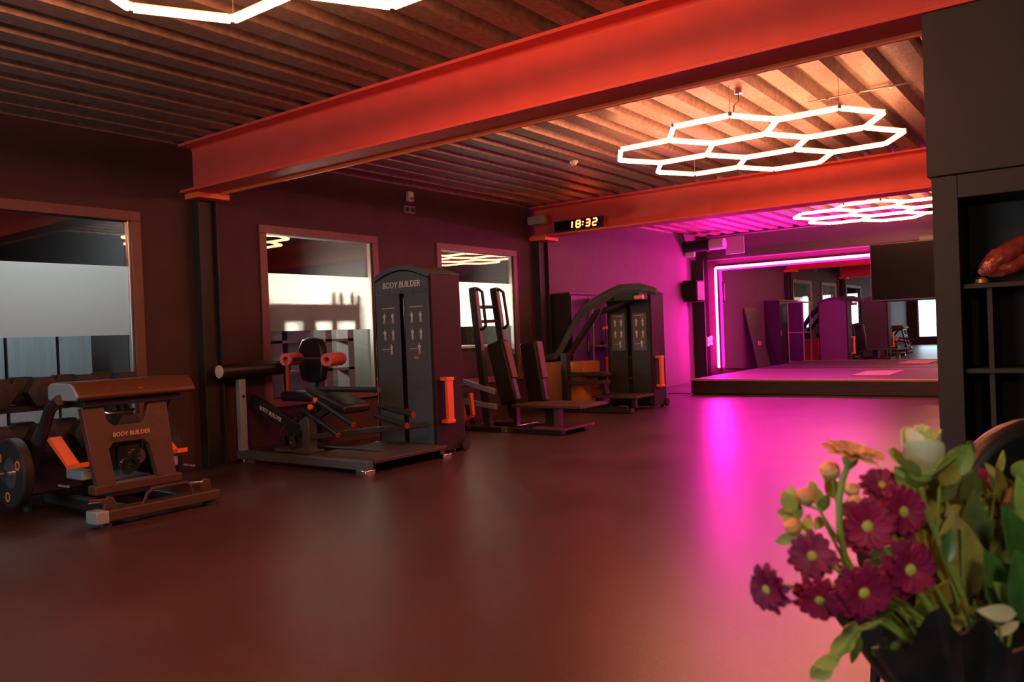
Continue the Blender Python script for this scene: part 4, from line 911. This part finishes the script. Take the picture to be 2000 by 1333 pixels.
# half-open peach buds
BUD = [(1621,921,20,'peach bud closest under the peach flower'), (1573,972,19,'peach bud left of the tall green stem'), (1664,958,15,'small peach bud right of the tall stem'), (1671,982,14,'lowest small peach bud right of the tall stem'), (1549,1031,18,'peach bud furthest left beside yellow-green leaves'), (1563,1056,15,'lowest peach bud above the left plum flower')]
for i, (x, y, r, lab) in enumerate(BUD):
    D = 0.83+0.01*(i % 3); c = PX(x, y, D=D); rr = r*D/F_PX; n = cam_vec(rng.uniform(-0.5,0.1), 0.75, 0.25)
    t = thing('flower_bud', lab, 'flower bud', c, 'peach buds of the bouquet')
    MB().lathe(c-n*rr*0.6, n, [(rr*0.35,0),(rr*0.85,rr*0.35),(rr*1.0,rr*0.8),(rr*0.8,rr*1.3),(rr*0.3,rr*1.55)], 14).build('petals', M_peach[i % 3], t)
    MB().lathe(c-n*rr*0.85, n, [(rr*0.2,0),(rr*0.75,rr*0.25),(rr*0.95,rr*0.65),(rr*0.80,rr*0.66)], 12).build('calyx', M_calyx, t)
    pts = [c-n*rr*0.8, PX(x*0.6+1640*0.4, y*0.6+(y+60)*0.4, D=D), PX(1648, max(y+70,1075), D=0.83), PX(1720,1210,D=0.84), ROOT]
    MB().tube(pts, 0.0017, 6).build('stem', M_stem, t)
# pale green rosebud
c = PX(1800, 925, D=0.85); n = cam_vec(-0.05, 1.0, 0.12)
t = thing('rosebud', 'pale green white rosebud standing highest beside the black cabinet', 'flower', c)
u, w, n = frame(n)
M_rose = [mat('pale_green_petal_a', (0.80,0.84,0.42), 0.55), mat('pale_green_petal_b', (0.90,0.88,0.58), 0.55), mat('pale_green_petal_c', (0.66,0.76,0.28), 0.55)]
def cup_petal(c, u, w, n, ang, r, h, spread, flare):
    rows = []
    for i in range(6):
        f = i/5; rad = r*(0.35+0.65*math.sin(min(1, f*1.25)*PI/2))*(1 + flare*f*f)
        row = []
        for j in range(6):
            a = ang + (j/5-0.5)*spread*(0.55+0.45*math.sin(PI*min(1, f*0.8+0.15)))
            hh = h*f*(1-0.10*abs(j/5-0.5)**2*4*f)
            row.append(c + (u*math.cos(a)+w*math.sin(a))*rad + n*hh)
        rows.append(row)
    m = MB(); vs = [p for r_ in rows for p in r_]; K = len(vs)
    cen = [p - ((p-c) - n*((p-c).dot(n))).normalized()*0.0014 for p in vs]; fs = []
    for i in range(5):
        for j in range(5):
            a = i*6+j; fs.append((a,a+1,a+7,a+6)); fs.append((K+a,K+a+6,K+a+7,K+a+1))
        fs.append((i*6, i*6+6, K+i*6+6, K+i*6)); fs.append((i*6+5, K+i*6+5, K+i*6+11, i*6+11))
    for j in range(5): fs.append((j,K+j,K+j+1,j+1)); fs.append((30+j,31+j,K+31+j,K+30+j))
    return m.add(vs+cen, fs)
for k, (r, h, fl) in enumerate(((0.005,0.050,-0.1),(0.008,0.051,-0.1),(0.011,0.051,-0.08),(0.0135,0.050,-0.05),(0.016,0.050,-0.04),(0.018,0.048,0.0),(0.0195,0.046,0.06),(0.021,0.042,0.14))):
    cup_petal(c, u, w, n, k*2.4, r, h, 2.6, fl).build('petal', M_rose[k % 3], t)
for k in range(4): cup_petal(c-n*0.004, u, w, n, k*PI/2+0.5, 0.023, 0.026, 0.9, 0.45).build('sepal', M_calyx, t)
MB().lathe(c+n*0.002, -n, [(0.013,0),(0.010,0.008),(0.003,0.012)], 10).build('calyx', M_calyx, t)
stem_to(c-n*0.01, n, t, 0.003)

# leaves
def leaf_mb(A, B, wid, nrm, fold=0.18, curl=0.12, seg=7):
    A, B = Vector(A), Vector(B); d = B-A; L = d.length; d = d/L; nrm = (Vector(nrm)-d*Vector(nrm).dot(d)).normalized(); s = d.cross(nrm)
    top = []
    for i in range(seg+1):
        f = i/seg; wf = max(0.04, math.sin(PI*f**0.85)**0.8); p = A + d*L*f - nrm*(curl*L*f*f) + nrm*curl*L*f*0.6
        for q in (-1,-0.5,0,0.5,1): top.append(p + s*(q*wid*0.5*wf) + nrm*(fold*wid*0.5*wf*abs(q)))
    K = len(top); vs = top + [v - nrm*0.0008 for v in top]; fs = []
    for i in range(seg):
        for j in range(4):
            a = i*5+j; fs.append((a,a+1,a+6,a+5)); fs.append((K+a,K+a+5,K+a+6,K+a+1))
        a = i*5; fs.append((a,a+5,K+a+5,K+a)); a += 4; fs.append((a,K+a,K+a+5,a+5))
    for j in range(4): fs.append((j,K+j,K+j+1,j+1)); e = seg*5+j; fs.append((e,e+1,K+e+1,K+e))
    return MB().add(vs, fs)
ML = {'green': mat('glossy_green_leaf', (0.07,0.20,0.04), 0.35, noise=0.25, scale=60), 'olive': mat('olive_leaf', (0.34,0.29,0.05), 0.45, noise=0.3, scale=50),
      'lime': mat('yellow_green_leaf', (0.66,0.66,0.16), 0.5, noise=0.2, scale=60), 'mid': mat('mid_green_leaf', (0.25,0.40,0.07), 0.42, noise=0.25, scale=60),
      'rust': mat('rusty_leaf', (0.45,0.16,0.05), 0.5), 'cream': mat('cream_leaf', (0.85,0.76,0.45), 0.5), 'dark': mat('dark_green_leaf', (0.12,0.17,0.04), 0.45, noise=0.25, scale=60)}
def sprig(name, lab, leaves, stem_px, D, group=None, r=0.0018):
    o = PX(*stem_px[-1], D=D)
    t = thing(name, lab, 'leaves', o, group)
    pts = [PX(x, y, D=D) for x, y in stem_px] + [ROOT+Vector((rng.uniform(-0.02,0.02), rng.uniform(-0.02,0.02), rng.uniform(0.0,0.03)))]
    MB().tube(pts, r, 6).build('stem', M_stem, t)
    for (ax_, ay_, bx_, by_, wpx, kind, dd) in leaves:
        nv = cam_vec(rng.uniform(-0.4,0.4), rng.uniform(0.0,0.5), 0.9)
        leaf_mb(PX(ax_,ay_,D=D+dd), PX(bx_,by_,D=D+dd+rng.uniform(-0.02,0.03)), wpx*(D+dd)/F_PX, nv).build('leaf', ML[kind], t)
    return t
sprig('leaf_sprig', 'yellow-green sprig of small leaves at the far left of the bouquet',
      [(1552,1000,1528,962,32,'lime',0),(1550,1010,1518,1000,28,'lime',0.01),(1556,1018,1560,980,22,'mid',0),(1560,1045,1512,1062,26,'lime',0),(1570,1040,1583,1005,24,'lime',0.01),(1545,985,1545,948,24,'lime',0.01)],
      [(1545,975),(1556,1015),(1590,1050),(1640,1110)], 0.84)
sprig('leaf_sprig', 'yellow-green sprig between the peach buds and the tall stem',
      [(1600,990,1592,950,26,'lime',0),(1600,1000,1618,966,26,'mid',0),(1604,1010,1592,1035,24,'lime',0.01),(1612,935,1636,975,34,'lime',0.01),(1640,1010,1662,975,26,'lime',0.02),(1650,1020,1672,1060,30,'mid',0.02),(1590,960,1583,938,18,'lime',0)],
      [(1592,945),(1600,990),(1615,1030),(1650,1100)], 0.845)
sprig('leaf_sprig', 'yellow-green leaves hanging below the lowest plum flowers',
      [(1670,1215,1648,1262,40,'lime',0),(1665,1235,1622,1285,42,'lime',0),(1672,1240,1668,1300,34,'mid',0.01),(1640,1290,1588,1300,30,'lime',0),(1625,1295,1582,1328,38,'lime',0)],
      [(1590,1312),(1640,1285),(1672,1235),(1720,1215)], 0.80)
sprig('leaf_sprig', 'leaves around the foot of the pale rosebud',
      [(1790,960,1748,912,40,'mid',0),(1775,965,1752,935,26,'lime',0),(1835,945,1868,882,44,'mid',0.01),(1850,930,1898,868,50,'mid',0.02),(1845,950,1862,900,42,'olive',-0.01),(1880,900,1905,862,34,'green',0.03),(1800,975,1770,1000,36,'dark',0.02)],
      [(1868,900),(1835,955),(1830,1050)], 0.86)
sprig('leaf_sprig', 'olive brown broad leaves in the middle right of the bouquet',
      [(1885,1175,1862,1000,92,'olive',0),(1860,1150,1835,1010,60,'olive',0.02),(1900,1120,1905,960,56,'dark',0.02),(1850,1100,1858,1030,26,'green',-0.02),(1820,1180,1880,1130,44,'olive',0.01)],
      [(1880,1030),(1880,1120),(1890,1200)], 0.86)
sprig('leaf_sprig', 'big glossy green leaves at the right edge of the bouquet',
      [(1975,1235,1930,1075,96,'green',0),(2010,1140,1965,990,84,'green',0.01),(2020,1220,1990,1080,100,'green',-0.02),(1990,1190,1945,1140,44,'mid',-0.01),(2010,1030,1990,930,40,'mid',0.03)],
      [(1985,1080),(1985,1180),(1970,1260)], 0.82)
sprig('leaf_sprig', 'thin twigs with small leaves before the black chair',
      [(1945,935,1962,882,18,'lime',0),(1950,940,1925,905,16,'lime',0),(1985,935,2000,900,34,'mid',0),(1900,905,1918,858,8,'rust',0),(1950,1010,1920,975,18,'rust',0),(1955,990,1978,950,14,'rust',0),(1940,965,1915,955,18,'lime',0.01),(1925,1000,1905,965,22,'mid',0),(1990,960,2015,935,30,'mid',0.01)],
      [(1950,935),(1938,1000),(1925,1090)], 0.90, r=0.0014)
sprig('leaf_sprig', 'curled cream leaf below the glossy green leaves',
      [(1985,1200,1912,1195,34,'cream',0),(1990,1215,1940,1245,20,'cream',0.01),(1880,1180,1915,1215,14,'olive',0)],
      [(1915,1190),(1950,1225),(1960,1280)], 0.78)
bg = []
for k in range(95):
    x = rng.uniform(1760, 2005); y = rng.uniform(955, 1225); a = rng.uniform(0, 2*PI); L = rng.uniform(55, 100)
    bg.append((x, y, x+L*math.cos(a), y-abs(L*math.sin(a)), rng.uniform(26, 50), rng.choice(['dark','olive','dark','mid','olive','dark']), rng.uniform(-0.02, 0.05)))
sprig('foliage_filler', 'dark olive foliage filling the middle of the bouquet', bg, [(1850,980),(1860,1080),(1885,1180)], 0.91)
bg = []
for k in range(16):
    x = rng.uniform(1690, 1900); y = rng.uniform(1180, 1290); a = rng.uniform(0, 2*PI); L = rng.uniform(40, 80)
    bg.append((x, y, x+L*math.cos(a), y-L*math.sin(a)*0.7, rng.uniform(12, 26), rng.choice(['dark','dark','olive']), rng.uniform(-0.02, 0.03)))
sprig('foliage_filler', 'dark leaves under the plum flowers at the wrapping rim', bg, [(1760,1190),(1800,1260)], 0.83)
